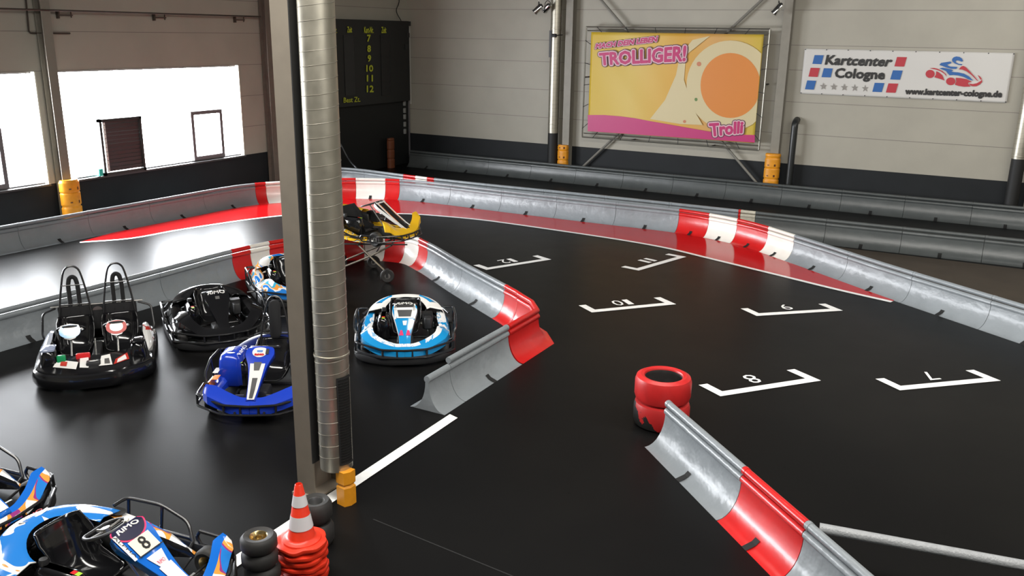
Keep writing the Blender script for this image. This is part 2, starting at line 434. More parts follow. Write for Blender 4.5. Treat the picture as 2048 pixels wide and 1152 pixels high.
# columns along the left wall and the back wall
def i_column(name, loc, w, d, rz, label, mats, h=CEIL, group=None, lower=None):
    root = empty(name, loc, rz, label, 'column', group)
    mb = MB(); t = .014
    mb.box((0, -d/2+t/2, h/2), (w, t, h), 0); mb.box((0, d/2-t/2, h/2), (w, t, h), 0)
    mb.box((0, 0, h/2), (.010, d-2*t, h), 1)
    mb.build('steel_profile', mats, root, smooth=False)
    MB().box((0, 0, .012), (w+.08, d+.08, .024)).build('base_plate', mats[1], root, smooth=False)
    return root
def protector(loc, rz, w, h, label, dark=False):
    """moulded orange impact guard with grooves and a printed pattern"""
    root = empty('column_protector', loc, rz, label, 'column protector')
    secs = []; n = 20
    zs = []
    k = 0
    while k*.02 <= h: zs.append(k*.02); k += 1
    for z in zs:
        ph = (z % .28)
        ins = .018 if (ph < .025 and z > .03 and z < h-.05) else 0
        if z > h-.03: ins = .02
        ring = []
        for j in range(n):
            a = PI*(j/(n-1))
            ring.append(Vector((math.cos(a)*(w/2-ins), -math.sin(a)**.6*(w*.42-ins), z)))
        ring.append(Vector((-(w/2-ins-.03), .02, z))); ring.append(Vector(((w/2-ins-.03), .02, z)))
        secs.append(ring)
    MB().loft(secs, True, caps=True).build('shell', mat('shaded_orange_protector', (.16, .045, .015), .6) if dark else ORNG, root, sharp=50)  # dark: the corner's shade is mixed into the orange shell colour
    mb = MB()
    z = .1
    q = 0
    while z < h-.06:
        for a in (62, 112):
            an = math.radians(a); x, y = math.cos(an)*w/2, -math.sin(an)**.6*w*.42
            nx, ny = math.cos(an), -math.sin(an)
            c = Vector((x+nx*.004, y+ny*.004, z)); tv = Vector((-ny, nx, 0))
            hh = .030 if (q % 2 == 0) else .014
            mb.add([c-tv*.024-Vector((0, 0, hh)), c+tv*.024-Vector((0, 0, hh)), c+tv*.024+Vector((0, 0, hh)), c-tv*.024+Vector((0, 0, hh))], [(0, 1, 2, 3)])
            q += 1
        z += .28
    mb.build('printed_marks', mat('brown_print', (.12, .04, .01), .5), root, smooth=False)
    return root
CM = [COLP, COLD]
COLG = [mat('column_grey_paint', (.24, .22, .18), .5, var=.06), COLD]
for y, lab in ((11.42, 'steel column standing between the two windows of the left wall'), (17.55, 'brown steel column on the left wall, just left of the big foreground duct')):
    i_column('steel_column', (XL+.15, y, 0), .20, .22, PI/2, lab, COLG if y < 12 else [COLD, COLD])
protector((XL+.27, 11.42, 0), PI/2, .42, 1.12, 'yellow-orange column protector in front of the bright left wall windows')
for x, h, lab in ((-11.28, 1.02, 'cream steel column on the back wall, left of the sweets banner'), (-5.17, 1.25, 'cream steel column on the back wall, right of the sweets banner'), (0.83, 1.2, 'dark steel column at the right end of the back wall')):
    i_column('steel_column', (x, YB-.16, 0), .22, .24, 0, lab, [COLG[0], COLD])
protector((-11.33, YB-.29, 0), 0, .34, 1.02, 'orange column protector beside the galvanised duct, left of the sweets banner')
protector((-5.18, YB-.29, 0), 0, .40, 1.25, 'orange column protector below the right edge of the sweets banner')
protector((-16.9, 22.6, 0), PI/2, .3, .95, 'orange column protector coloured darker for its shade in the corner below the scoreboard', dark=True)

# crossed wind-bracing tubes behind the banner
def bracing(p, q, lab):
    MB().tube([p, q], .035, 8).build('wind_brace', mat('brace_grey', (.2, .19, .165), .5), label=lab, cat='brace')
bracing(WB(1185, -20, 23.80), WB(1530, 385, 23.80), 'diagonal wind brace running down from left to right behind the banner')
bracing(WB(1545, -20, 23.86), WB(1150, 348, 23.86), 'diagonal wind brace running down from right to left behind the banner')

# ducts
def spiral_duct(name, x, y, z0, z1, r, label, pitch=.115, parent_extra=None, seg=32):
    root = empty(name, (x, y, 0), 0, label, 'duct')
    MB().lathe([(r-.01, z0), (r, z0), (r, z1)], seg).build('duct_shell', GALV, root)
    mb = MB(); pts = []
    n = int((z1-z0-.1)/pitch)
    for k in range(n*seg):
        a = 2*PI*k/seg; pts.append((math.cos(a)*(r+.001), math.sin(a)*(r+.001), z0+.05+k*pitch/seg))
    mb.tube(pts, .0022, 5); mb.build('spiral_seam', mat('duct_seam_metal', (.26, .245, .21), .5, .6), root)
    return root
def ring(root, r, z, w=.03):
    MB().lathe([(r, z), (r+.006, z+.003), (r+.008, z+w/2), (r+.006, z+w-.003), (r, z+w)], 32).build('clamp_ring', GALV, root)

# the big foreground column with its duct
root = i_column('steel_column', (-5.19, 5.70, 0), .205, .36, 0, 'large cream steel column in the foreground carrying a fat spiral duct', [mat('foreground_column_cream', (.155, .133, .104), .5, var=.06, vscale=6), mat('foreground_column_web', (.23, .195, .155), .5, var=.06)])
dr = spiral_duct('air_duct', -4.92, 5.648, .33, CEIL, .150, 'fat galvanised spiral duct hanging beside the foreground column')
ring(dr, .152, 1.42)
MB().box((-.172, .07, (CEIL+.36)/2), (.012, .40, CEIL-.36)).build('gap_shield_strip', mat('black_gap_shield', (.006, .006, .006), .8), dr, smooth=False)  # added strip: keeps the gap black and window reflection off the duct
MB().lathe([(.14, .335), (.0, .335)], 32).build('end_cap', GALV, dr, smooth=False)
def grille(root, r, a0, z0, z1, halfw):
    mb = MB()
    def P(a, z, rr): return Vector((math.cos(a)*rr, math.sin(a)*rr, z))
    n = 8
    for (za, zb, aa, ab) in ((z0, z0+.02, a0-halfw, a0+halfw), (z1-.02, z1, a0-halfw, a0+halfw), (z0, z1, a0-halfw, a0-halfw+.07), (z0, z1, a0+halfw-.07, a0+halfw)):
        for k in range(n):
            u, v = aa+(ab-aa)*k/n, aa+(ab-aa)*(k+1)/n
            mb.add([P(u, za, r+.012), P(v, za, r+.012), P(v, zb, r+.012), P(u, zb, r+.012)], [(0, 1, 2, 3)])
    secs = [[P(a0-halfw+2*halfw*k/n, z, r+.003) for k in range(n+1)] for z in (z0, z1)]
    mb2 = MB().loft(secs); mb2.build('grille_recess', SLOT, root)
    g = mb.build('grille_frame', GALV if False else BLKM, root)
    mb = MB(); z = z0+.04
    while z < z1-.03:
        secs = [[P(a0-halfw+.07+(2*halfw-.14)*k/n, z+dz, r+rr) for k in range(n+1)] for dz, rr in ((0, .004), (.008, .014), (.010, .014))]
        mb.loft(secs); z += .026
    mb.build('louvres', mat('louvre_dark_metal', (.10, .10, .095), .4, .6), root)
grille(dr, .150, math.radians(-8), .40, 1.25, .52)
# orange guard on the far flange of the foreground column
root = empty('column_protector', (-4.785, 5.61, 0), 0, 'orange column protector at the foot of the big foreground column', 'column protector')
secs = []
for z in [i*.02 for i in range(18)]:
    ins = .012 if abs(z-.20) < .001 else 0
    w = .068-ins; d = .055-ins
    ring_ = [(-w, d), (-w, -d), (w*.5, -d-.015), (w, -d*.3), (w, d)]
    secs.append([Vector((a, b, z)) for a, b in ring_])
MB().loft(secs, True, caps=True).build('shell', ORNG, root, sharp=30)

for x, z0, lab, dk in ((-11.68, 1.35, 'galvanised spiral duct on the back wall left of the sweets banner', 1), (.45, 1.55, 'galvanised spiral duct at the right edge of the back wall', 1)):
    d = spiral_duct('air_duct', x, YB-.32, z0, CEIL, .155, lab)
    ring(d, .157, 1.6); ring(d, .157, 4.3)
    MB().lathe([(.15, .0), (.15, z0+.02)], 24).build('lower_sleeve', mat('black_sleeve', (.012, .012, .012), .6), d, label='black lower sleeve')
    if x < 0:
        MB().box((-.09, -.14, 3.9), (.07, .05, .75)).build('side_slot', BLKM, d, smooth=False)
mb = MB().tube(fillet([(0, 0, 0), (0, 0, 2.05), (.0, .22, 2.12)], .12, 6), .085, 14)
o = mb.build('drain_pipe', mat('black_pipe', (.02, .022, .022), .35), label='black pipe with a bent top on the back wall, right of the sweets banner', cat='pipe'); o.location = (-4.72, YB-.24, 0)

# chrome spotlights hanging in front of the back wall
def spotlight(p, aim, label, hang):
    root = empty('spotlight', p, 0, label, 'spotlight')
    R = Vector(aim).to_track_quat('Z', 'Y').to_matrix()
    MB().lathe([(0, -.16), (.05, -.15), (.085, -.10), (.085, .14), (.095, .14), (.095, .16), (.08, .16), (.08, .10), (0, .08)], 20, R=R).build('can', CHR, root)
    mb = MB(); mb.tube(fillet([R @ Vector((.10, 0, 0)), R @ Vector((.10, 0, -.02))+Vector((0, 0, .12)), Vector((0, 0, .2)), R @ Vector((-.10, 0, -.02))+Vector((0, 0, .12)), R @ Vector((-.10, 0, 0))], .05), .01, 6)
    mb.build('yoke', BLKM, root)
    MB().tube([(0, 0, .2), (0, 0, hang)], .012, 6).build('hanger', STL, root)
for px, py, aim, lab in ((1077, 17, (-.6, -.2, -.6), 'left chrome spotlight of the pair hanging left of the sweets banner'), (1095, 15, (-.6, .3, -.4), 'right chrome spotlight of the pair hanging left of the sweets banner'), (1556, 17, (-.6, -.2, -.8), 'single chrome spotlight above the right edge of the sweets banner')):
    p = WB(px, py, 23.3)
    spotlight(p, aim, lab, CEIL-p.z)
p = WB(1108, 71, 23.4)
root = empty('security_camera', p, 0, 'small dark bracket device on the duct left of the sweets banner', 'camera')
MB().rbox((0, 0, 0), (.14, .12, .1), .02).build('housing', BLKM, root)
MB().tube([(0, 0, 0), (.15, .25, .02)], .015, 6).build('bracket', BLKM, root)

# rail and conduits high on the left wall
zr = 4.50
root = empty('wall_rail', (XL+.25, 0, 0), 0, 'long thin dark rail high on the left wall above the windows', 'rail')
pa, pb = WL(-60, 15.6, XL+.25), WL(521, 33.5, XL+.25)
MB().tube([(0, pa.y, pa.z), (0, pb.y, pb.z)], .022, 6).build('rail_tube', mat('rail_brown', (.06, .045, .035), .5), root)
for k, py_ in ((0, pa.y+.3), (1, 11.6), (2, 14.5), (3, pb.y-.1)):
    MB().tube([(0, py_, pa.z), (-.25, py_, pa.z)], .014, 6).build('bracket', MATS['rail_brown'], root)
for px, py, lab in ((128, 30, 'left of three small wall clamps below the dark rail'), (318, 35, 'middle of three small wall clamps below the dark rail'), (478, 39.5, 'right of three small wall clamps below the dark rail')):
    p = WL(px, py, XL+.05)
    mb = MB(); mb.box((0, -.14, 0), (.08, .03, .14)); mb.box((0, .02, 0), (.03, .34, .025)); mb.box((0, .16, .02), (.02, .015, .14))
    o = mb.build('wall_clamp', MATS['rail_brown'], smooth=False, label=lab, cat='clamp', group='small clamps below the wall rail'); o.location = p
pts = [WL(50, -20, XL+.04), WL(58, 66, XL+.04), WL(140, 66, XL+.04)]
pts = [Vector((p.x, p.y, p.z)) for p in pts]; pts[2].z = pts[1].z
MB().tube(fillet(pts, .06), .018, 6).build('conduit', MATS['rail_brown'], label='thin cable conduit bent round the column high on the left wall', cat='conduit')

# scoreboard in the corner with dark void below
DKB = mat('scoreboard_black', (.008, .009, .009), .45)
LIM = mat('lime_yellow_lettering', (.50, .55, .03), .5)
SX = XL+.32
root = empty('scoreboard', (XL, 21.0, 0), 0, 'black lap-time scoreboard with yellow-green numbers in the far corner', 'scoreboard')
MB().box((.16, -.12, 3.27), (.30, 5.56, 2.45)).build('cabinet', DKB, root, smooth=False)
for (a, b_) in ((686, 707), (760, 779)):
    mb = MB()
    pt0, pt1 = WL(a+1, 70, SX+.005), WL(b_, 70, SX+.005); pz0, pz1 = WL(a, 70, SX).z, WL(a, 192, SX).z
    mb.box((.317, (pt0.y+pt1.y)/2-21.0, (pz0+pz1)/2), (.012, pt1.y-pt0.y, pz0-pz1))
    mb.build('display_window', mat('display_glass', (.004, .004, .005), .12), root, smooth=False)
def sb_text(s, x0, x1, yt, yb, bold=.015, sl=0.0):
    ft = lambda px, py: WL(px, py, SX+.012)-Vector((XL, 21.0, 0))
    p0, p1, p2, p3 = ft(x0, yb), ft(x1, yb+sl), ft(x1, yt+sl), ft(x0, yt)
    mb = MB(); text_on(mb, s, quad(p0, p1, p2, p3), fat=bold*.55)
    mb.build('lettering', LIM, root, smooth=False)
sb_text('Zeit', 694.5, 704, 53.5, 65, .01); sb_text('Kart-Nr.', 728.5, 747, 54, 66, .01); sb_text('Zeit', 763, 772.5, 54, 66, .01)
sb_text('Kart-Nr.', 655, 674, 54, 66, .01)
for s, a, b_, t_, bo in (('7', 734.5, 741, 70, 83), ('8', 735, 741.5, 91, 103.5), ('9', 735.5, 742, 110.5, 123), ('10', 733, 746, 130.5, 143), ('11', 734, 745.5, 150.5, 162.5), ('12', 734, 747, 171.5, 184)):
    sb_text(s, a, b_, t_, bo, .02)
sb_text('Best Zt.', 687.5, 720.5, 195.5, 205.5, .005, -2)
for q in range(3):
    MB().box((.2+.02*q, 2.7-.1*q, 4.42-.35*q), (.2, .16, .14)).build('cable_box', BLKM, root, smooth=False)
mb = MB().tube(catmull([(.2, 2.4, 4.5), (.1, 2.3, 4.8), (.08, 2.5, 5.2), (.05, 2.4, 6.5)], 5), .015, 6); mb.build('cable', BLKM, root)
# black curtain / door under it
root = empty('door_1', (XL, 20.9, 0)); root['kind'] = 'structure'
MB().box((.05, 0, 1.02), (.08, 5.9, 2.04)).build('door_leaf', mat('black_door', (.006, .007, .007), .6), root, smooth=False)
MB().box((.06, 2.98, 1.05), (.10, .06, 2.1)).build('door_frame', FRM, root, smooth=False)
mb = MB()
for k, z in enumerate((1.85, 1.62, 1.42, 1.18, .95)): mb.rbox((0, 0, z), (.06, .1, .16), .015)
o = mb.build('wall_socket_strip', mat('grey_sockets', (.25, .25, .24), .5), label='column of pale grey socket boxes in the dark corner below the scoreboard', cat='sockets'); o.location = (XL+.12, 23.6, .1)

# ------------------------------------------------------------------ banners
def wall_poly(mb, pts, y, mi=0): mb.poly([WB(a, b, y) for a, b in pts], mi)
YEB = mat('banner_yellow', (.62, .43, .05), .45); YOR = mat('banner_warm_yellow', (.62, .36, .06), .45)
BPK = mat('banner_pink', (.50, .025, .16), .45); BCR = mat('banner_cream', (.62, .52, .30), .45); BOR = mat('banner_orange', (.66, .22, .03), .45)
BDG = mat('banner_dark_outline', (.09, .02, .05), .5); BPW = mat('banner_pink_white', (.68, .45, .5), .5); BPK2 = mat('banner_magenta_letters', (.50, .02, .14), .5)
BGN = mat('banner_green_dot', (.12, .22, .06), .5); BRD = mat('banner_orange_dot', (.55, .2, .1), .5)
root = empty('banner_frame', (0, 0, 0), 0, 'rectangular grey tube frame standing off the back wall around the sweets banner', 'frame')
YS = 23.62
fp = [WB(a, b, YS) for a, b in ((1172, 52), (1542, 60), (1516, 299), (1165, 275))]
fp[1].x = fp[2].x = (fp[1].x+fp[2].x)/2; fp[0].x = fp[3].x = (fp[0].x+fp[3].x)/2
fp[0].z = fp[1].z = (fp[0].z+fp[1].z)/2; fp[2].z = fp[3].z = (fp[2].z+fp[3].z)/2
ft = mat('frame_tube_grey', (.30, .29, .25), .35, .8)
for k in range(4):
    MB().tube([fp[k], fp[(k+1) % 4]], .022, 8).build('frame_tube', ft, root)
for s_ in (.06, -.0):
    pass
MB().tube([fp[0]+Vector((0, .1, -.10)), fp[1]+Vector((0, .1, -.10))], .016, 6).build('inner_tube', ft, root)
MB().tube([fp[3]+Vector((0, .1, .10)), fp[2]+Vector((0, .1, .10))], .016, 6).build('inner_tube', ft, root)
for k, (x, z) in enumerate(((fp[0].x, 3.0), (fp[1].x, 3.0), (fp[0].x+1.2, fp[0].z), (fp[1].x-1.2, fp[0].z), (fp[0].x+1.5, fp[2].z), (fp[1].x-1.3, fp[2].z))):
    MB().tube([(x, YS, z), (x, YB, z)], .02, 6).build('standoff', BLKM, root)
root = empty('advertising_banner', (0, 0, 0), 0, 'yellow and pink sweets advertising banner reading MACH DEIN LEBEN TROLLIGER', 'banner')
bc = [WB(a, b, YS) for a, b in ((1184, 65), (1527, 68), (1509, 286), (1174, 263))]
bx0, bx1 = (bc[0].x+bc[3].x)/2, (bc[1].x+bc[2].x)/2; bz1, bz0 = (bc[0].z+bc[1].z)/2, (bc[2].z+bc[3].z)/2
def sheet(x0, x1, z0, z1, y, amp, nx=60, nz=30, sag=0.0):
    secs = []
    for i in range(nz+1):
        r = []
        for j in range(nx+1):
            u, v = j/nx, i/nz
            r.append(Vector((x0+(x1-x0)*u, y+amp*math.sin(11*u+3*v)*math.sin(5*v+2*u)+amp*.5*math.sin(27*(u+.4*v)), z0+(z1-z0)*v-sag*math.sin(u*PI*6)**2)))
        secs.append(r)
    return secs
# background gradient of the print
m = bpy.data.materials.new('banner_print_yellow'); m.use_nodes = True
nt = m.node_tree; b = nt.nodes['Principled BSDF']; b.inputs['Roughness'].default_value = .5
tc = nt.nodes.new('ShaderNodeTexCoord'); sp = nt.nodes.new('ShaderNodeSeparateXYZ'); rp = nt.nodes.new('ShaderNodeValToRGB')
nt.links.new(tc.outputs['Generated'], sp.inputs[0]); nt.links.new(sp.outputs[0], rp.inputs[0]); nt.links.new(rp.outputs[0], b.inputs['Base Color'])
e = rp.color_ramp.elements; e[0].position = 0; e[0].color = (.62, .42, .03, 1); e[1].position = 1; e[1].color = (.58, .42, .04, 1)
x = e.new(.25); x.color = (.66, .47, .10, 1); x = e.new(.55); x.color = (.66, .36, .05, 1); x = e.new(.75); x.color = (.62, .34, .10, 1)
MB().loft(sheet(bx0, bx1, bz0, bz1, YS, .010)).build('banner_sheet', m, root, solid=.003)
yo = YS-.03
CX, CY = 1461, 171
def epx(rx, ry, n=40, a0=0, a1=360, cx=CX, cy=CY): return [(cx+rx*math.cos(math.radians(a0+(a1-a0)*k/n)), cy+ry*math.sin(math.radians(a0+(a1-a0)*k/n))) for k in range(n+1)]
mb = MB()
def clip(pts):
    out = []
    for a, b_ in pts:
        lo = 65+(a-1184)*3/343+1; hi = 263+(a-1174)*23/335-1
        l = 1184-(b_-65)*10/198+1; r_ = 1527-(b_-68)*18/218-1
        out.append((min(max(a, l), r_), min(max(b_, lo), hi)))
    return out
wall_poly(mb, clip([(1300, 238), (1330, 200), (1352, 150), (1360, 110), (1385, 80), (1420, 72), (1372, 110), (1368, 160), (1385, 215), (1405, 250), (1360, 248)]), yo+.004, 0)
wall_poly(mb, clip(epx(88, 90, 48)[:-1]), yo+.002, 0)
mb.build('cream_swirl', BCR, root, smooth=False)
mb = MB(); wall_poly(mb, clip(epx(60, 65, 48)[:-1]), yo-.002); mb.build('orange_disc', BOR, root, smooth=False)
mb = MB(); wall_poly(mb, epx(4.6, 4.6, 16, cx=1398, cy=128)[:-1], yo-.003); wall_poly(mb, epx(3, 3, 16, cx=1369, cy=243)[:-1], yo-.003); mb.build('orange_dots', BRD, root, smooth=False)
mb = MB(); wall_poly(mb, epx(3, 3.4, 16, cx=1392, cy=199)[:-1], yo-.003); mb.build('green_dot', BGN, root, smooth=False)
mb = MB()
lo_ = [(1175.5, 230), (1208, 230), (1239, 232.5), (1270, 236.5), (1301.5, 242.5), (1350, 251), (1400, 260), (1430, 265), (1463, 269), (1509.5, 270)]
hi_ = [(1508, 285.4), (1463, 282.3), (1400, 278), (1350, 274.5), (1301.5, 271.3), (1270, 269), (1239, 267), (1208, 265), (1174.3, 262.6)]
n_ = len(lo_); hh = [(a, 263+(a-1174)*23/335-.8) for a, _ in lo_]
mb.add([WB(a, b_, yo-.004) for a, b_ in lo_+hh], [(i, i+1, n_+i+1, n_+i) for i in range(n_-1)])
mb.build('pink_wave', BPK, root, smooth=False)
def bt(s, c, layers):
    for k, (fat, m_) in enumerate(layers):
        mb = MB(); (x0, y0), (x1, y1), (x2, y2), (x3, y3) = c
        yy = yo-.008-k*.004
        f = quad(WB(x0, y0, yy), WB(x1, y1, yy), WB(x2, y2, yy), WB(x3, y3, yy))
        text_on(mb, s, f, fat=fat, ring_n=14); mb.build('lettering', m_, root, smooth=False)
LAY = lambda g: [(.048*g, BDG), (.034*g, BPW), (.013*g, BPK2)]
bt('MACH DEIN LEBEN', [(1191, 97), (1313, 83), (1315, 73), (1193, 88)], LAY(.8))
bt('TROLLIGER!', [(1201, 130), (1370, 121.5), (1372, 92), (1199, 107)], LAY(1.5))
bt('Trolli', [(1422, 272.5), (1484, 265.5), (1486, 243.5), (1419, 248)], LAY(1.5))
mb = MB()
for k in range(6):
    for (P0, P1, Q0, Q1) in ((fp[0], fp[1], Vector((bx0, YS, bz1)), Vector((bx1, YS, bz1))), (fp[3], fp[2], Vector((bx0, YS, bz0)), Vector((bx1, YS, bz0)))):
        t = (k+.4)/6
        mb = MB().tube([P0.lerp(P1, t)+Vector((0, -.02, 0)), Q0.lerp(Q1, t)+Vector((0, -.02, 0))], .009, 5); mb.build('bungee_tie', BLKM, root)
for k in range(5):
    for (P0, P1, Q0, Q1) in ((fp[0], fp[3], Vector((bx0, YS, bz1)), Vector((bx0, YS, bz0))), (fp[1], fp[2], Vector((bx1, YS, bz1)), Vector((bx1, YS, bz0)))):
        t = (k+.6)/5
        mb = MB().tube([P0.lerp(P1, t)+Vector((0, -.02, 0)), Q0.lerp(Q1, t)+Vector((0, -.02, 0))], .009, 5); mb.build('bungee_tie', BLKM, root)

# white club banner
root = empty('club_banner', (0, 0, 0), 0, 'white cloth banner with red and blue squares reading Kartcenter Cologne', 'banner')
YK = 23.96
kc = [WB(a, b, YK) for a, b in ((1609, 96), (2030, 107), (2013, 206), (1601, 187))]
kx0, kx1, kz1, kz0 = (kc[0].x+kc[3].x)/2, (kc[1].x+kc[2].x)/2, (kc[0].z+kc[1].z)/2, (kc[2].z+kc[3].z)/2
MB().loft(sheet(kx0, kx1, kz0, kz1, YK, .006, 80, 24)).build('banner_sheet', mat('white_banner_cloth', (.62, .60, .57), .55), root, solid=.003)
yk = YK-.018
A = lambda x, y: (1600+x/8.904, 90+y/8.904)
B_ = lambda x, y: (1800+x/8.258, 90+y/8.258)
KB = mat('banner_blue', (.015, .11, .36), .5); KR = mat('banner_red', (.46, .025, .04), .5); KG = mat('banner_star_grey', (.26, .24, .22), .5)
for col, qs in ((KB, [[(260, 180), (422, 182), (380, 342), (220, 335)], [(425, 412), (583, 418), (545, 577), (382, 572)], [(128, 630), (288, 637), (245, 796), (87, 788)], [(1655, 450), (1828, 455), (1780, 620), (1605, 612)], [(1330, 673), (1503, 678), (1455, 840), (1287, 833)]]),
                (KR, [[(190, 405), (352, 410), (312, 570), (150, 562)], [(1728, 213), (1905, 217), (1855, 385), (1680, 380)], [(1575, 683), (1750, 688), (1700, 852), (1528, 845)]])):
    for q in qs:
        mb = MB(); wall_poly(mb, [A(*p) for p in q], yk); mb.build('coloured_square', col, root, smooth=False)
for k, (x, y) in enumerate(((415, 722), (600, 732), (788, 742), (975, 750), (1162, 760))):
    pts = [A(x+(66 if j % 2 == 0 else 26)*math.sin(j*PI/5), y+14-(70 if j % 2 == 0 else 28)*math.cos(j*PI/5)) for j in range(10)]
    c = WB(*A(x, y+12), yk); vs = [c]+[WB(a, b_, yk) for a, b_ in pts]
    MB().add(vs, [(0, j+1, (j+1) % 10+1) for j in range(10)]).build('star', KG, root, smooth=False)
def kt(s, c, bold=.03):
    mb = MB(); text_on(mb, s, quad(*[WB(a, b_, yk) for a, b_ in c]), fat=bold*.42); mb.build('lettering', INK, root, smooth=False)
kt('Kartcenter', [(1650.5, 128.7), (1779.5, 132.6), (1787, 114.5), (1654.5, 110.8)], .035)
kt('Cologne', [(1668.5, 160.6), (1767, 164), (1770.5, 140.5), (1672.4, 136.6)], .035)
kt('www.kartcenter-cologne.de', [(1810.3, 191.2), (2002, 198), (2004.6, 182.5), (1812, 177)], .03)
def tri_fan_poly(ptlist, m_, nm):
    # ear clipping is left to the renderer: concave outline kept as an n-gon
    mb = MB(); wall_poly(mb, [B_(*p) for p in ptlist], yk); mb.build(nm, m_, root, smooth=False)
tri_fan_poly([(1022, 335), (965, 328), (900, 302), (862, 265), (860, 235), (885, 203), (930, 188), (985, 198), (1025, 225), (1042, 265), (1020, 275), (975, 258), (935, 250), (918, 268), (925, 290), (970, 310), (1028, 318)], KB, 'helmet_emblem')
tri_fan_poly([(655, 318), (680, 295), (740, 285), (830, 272), (850, 290), (840, 305), (785, 320), (790, 340), (830, 355), (950, 362), (930, 395), (850, 392), (760, 370), (700, 345), (655, 330)], KB, 'arm_emblem')
tri_fan_poly([(650, 385), (700, 375), (760, 385), (850, 405), (880, 420), (850, 432), (870, 445), (960, 452), (1060, 475), (1140, 520), (1215, 592), (1130, 565), (1050, 525), (960, 502), (880, 495), (820, 500), (790, 470), (760, 430), (700, 405)], KB, 'leg_emblem')
tri_fan_poly([(970, 400), (1010, 355), (1045, 345), (1090, 370), (1150, 430), (1230, 520), (1300, 600), (1270, 585), (1180, 495), (1100, 435), (1030, 405)], KR, 'bonnet_emblem')
tri_fan_poly([(498+76*math.cos(k*PI/10), 478+68*math.sin(k*PI/10)) for k in range(20)], KR, 'wheel_emblem')
tri_fan_poly([(838+78*math.cos(k*PI/10), 600+64*math.sin(k*PI/10)) for k in range(20)], KR, 'wheel_emblem')
tri_fan_poly([(600, 432), (640, 450), (700, 500), (738, 588), (660, 560), (565, 532), (592, 490)], KR, 'body_emblem')
tri_fan_poly([(485, 380), (560, 378), (620, 392), (700, 430), (760, 480), (772, 525), (735, 475), (670, 433), (600, 408), (540, 395)], KR, 'body_emblem')
tri_fan_poly([(920, 540), (1000, 545), (1100, 565), (1190, 610), (1130, 617), (1125, 640), (1168, 686), (1060, 690), (960, 675), (905, 655), (930, 600)], KR, 'body_emblem')
tri_fan_poly([(1140, 635), (1200, 645), (1270, 630), (1330, 595), (1357, 568), (1357, 610), (1320, 650), (1260, 682), (1200, 682), (1165, 668)], KR, 'nose_emblem')
tri_fan_poly([(1280, 493), (1320, 518), (1352, 560), (1335, 578), (1310, 540)], KR, 'nose_emblem')
mb = MB()
for k in range(10):
    for zz in (kz0+.02, kz1-.02):
        mb.lathe([(0, 0), (.014, 0)], 8, c=(kx0+.02+(kx1-kx0-.04)*k/9, yk, zz), R=Matrix.Rotation(PI/2, 3, 'X'))
mb.build('eyelets', BLKM, root, smooth=False)

# ------------------------------------------------------------------ floor paint
def strip_floor(name, left, right, z, m_, label, cat='floor marking', th=None):
    n = len(left); mb = MB()
    mb.add([Vector((p.x, p.y, z)) for p in left]+[Vector((p.x, p.y, z)) for p in right], [(i, i+1, n+i+1, n+i) for i in range(n-1)])
    return mb.build(name, m_, smooth=False, label=label, cat=cat)
def resample(pts, n):
    P = [Vector((p[0], p[1], 0)) for p in pts]; L = [0]
    for a, b_ in zip(P, P[1:]): L.append(L[-1]+(b_-a).length)
    out = []
    for k in range(n+1):
        s = L[-1]*k/n; i = 0
        while i < len(P)-2 and L[i+1] < s: i += 1
        t = (s-L[i])/(L[i+1]-L[i]) if L[i+1] > L[i] else 0
        out.append(P[i].lerp(P[i+1], min(max(t, 0), 1)))
    return out
def offs(P, d):
    out = []
    for i in range(len(P)):
        t = (P[min(i+1, len(P)-1)]-P[max(i-1, 0)]).normalized()
        out.append(P[i]+Vector((t.y, -t.x, 0))*d)
    return out
LINE = [(160, 484), (205, 481.5), (253, 477.5), (380, 455), (514, 436), (567, 430), (690, 426.5), (811, 427), (852, 428.5), (982, 441), (1150, 465), (1250, 480), (1340, 496.5), (1520, 540), (1700, 584), (1786, 603)]
line = resample([G(*p)[:2] for p in LINE], 60)
line = [Vector(p) for p in catmull(line[::3], 4)]
strip_floor('painted_line', line, offs(line, .10), .006, MARK, 'thin white painted line along the edge of the red run-off strip')
AF = [(-16.07, 11.9), (-16.05, 13.5), (-16.0, 15.0), (-15.85, 15.7), (-15.5, 16.3), (-14.7, 17.45), (-13.4, 18.08), (-12.1, 18.27), (-10.6, 18.25), (-9.0, 18.27), (-7.5, 18.3), (-5.9, 18.32), (-4.52, 17.92), (-3.25, 17.01), (-1.56, 15.66), (-1.2, 15.42)]
af = resample(AF, 60)
af2 = offs(af, -.1)
strip_floor('painted_run_off', resample([(p.x, p.y) for p in af2], 60), resample([(p.x, p.y) for p in line], 60), .003, REDF, 'glossy red painted run-off strip along the outer crash barrier')
lp = [G(x_, y_) for x_, y_ in ((899, 830), (914, 834))]
mb = MB().poly([(-5.03, 7.74, .005), (-5.03, 1.5, .005), (-4.90, 1.5, .005), (-4.90, 7.70, .005)])
mb.build('painted_line', MARK, smooth=False, label='broad straight white pit line running past the foreground column', cat='floor marking')
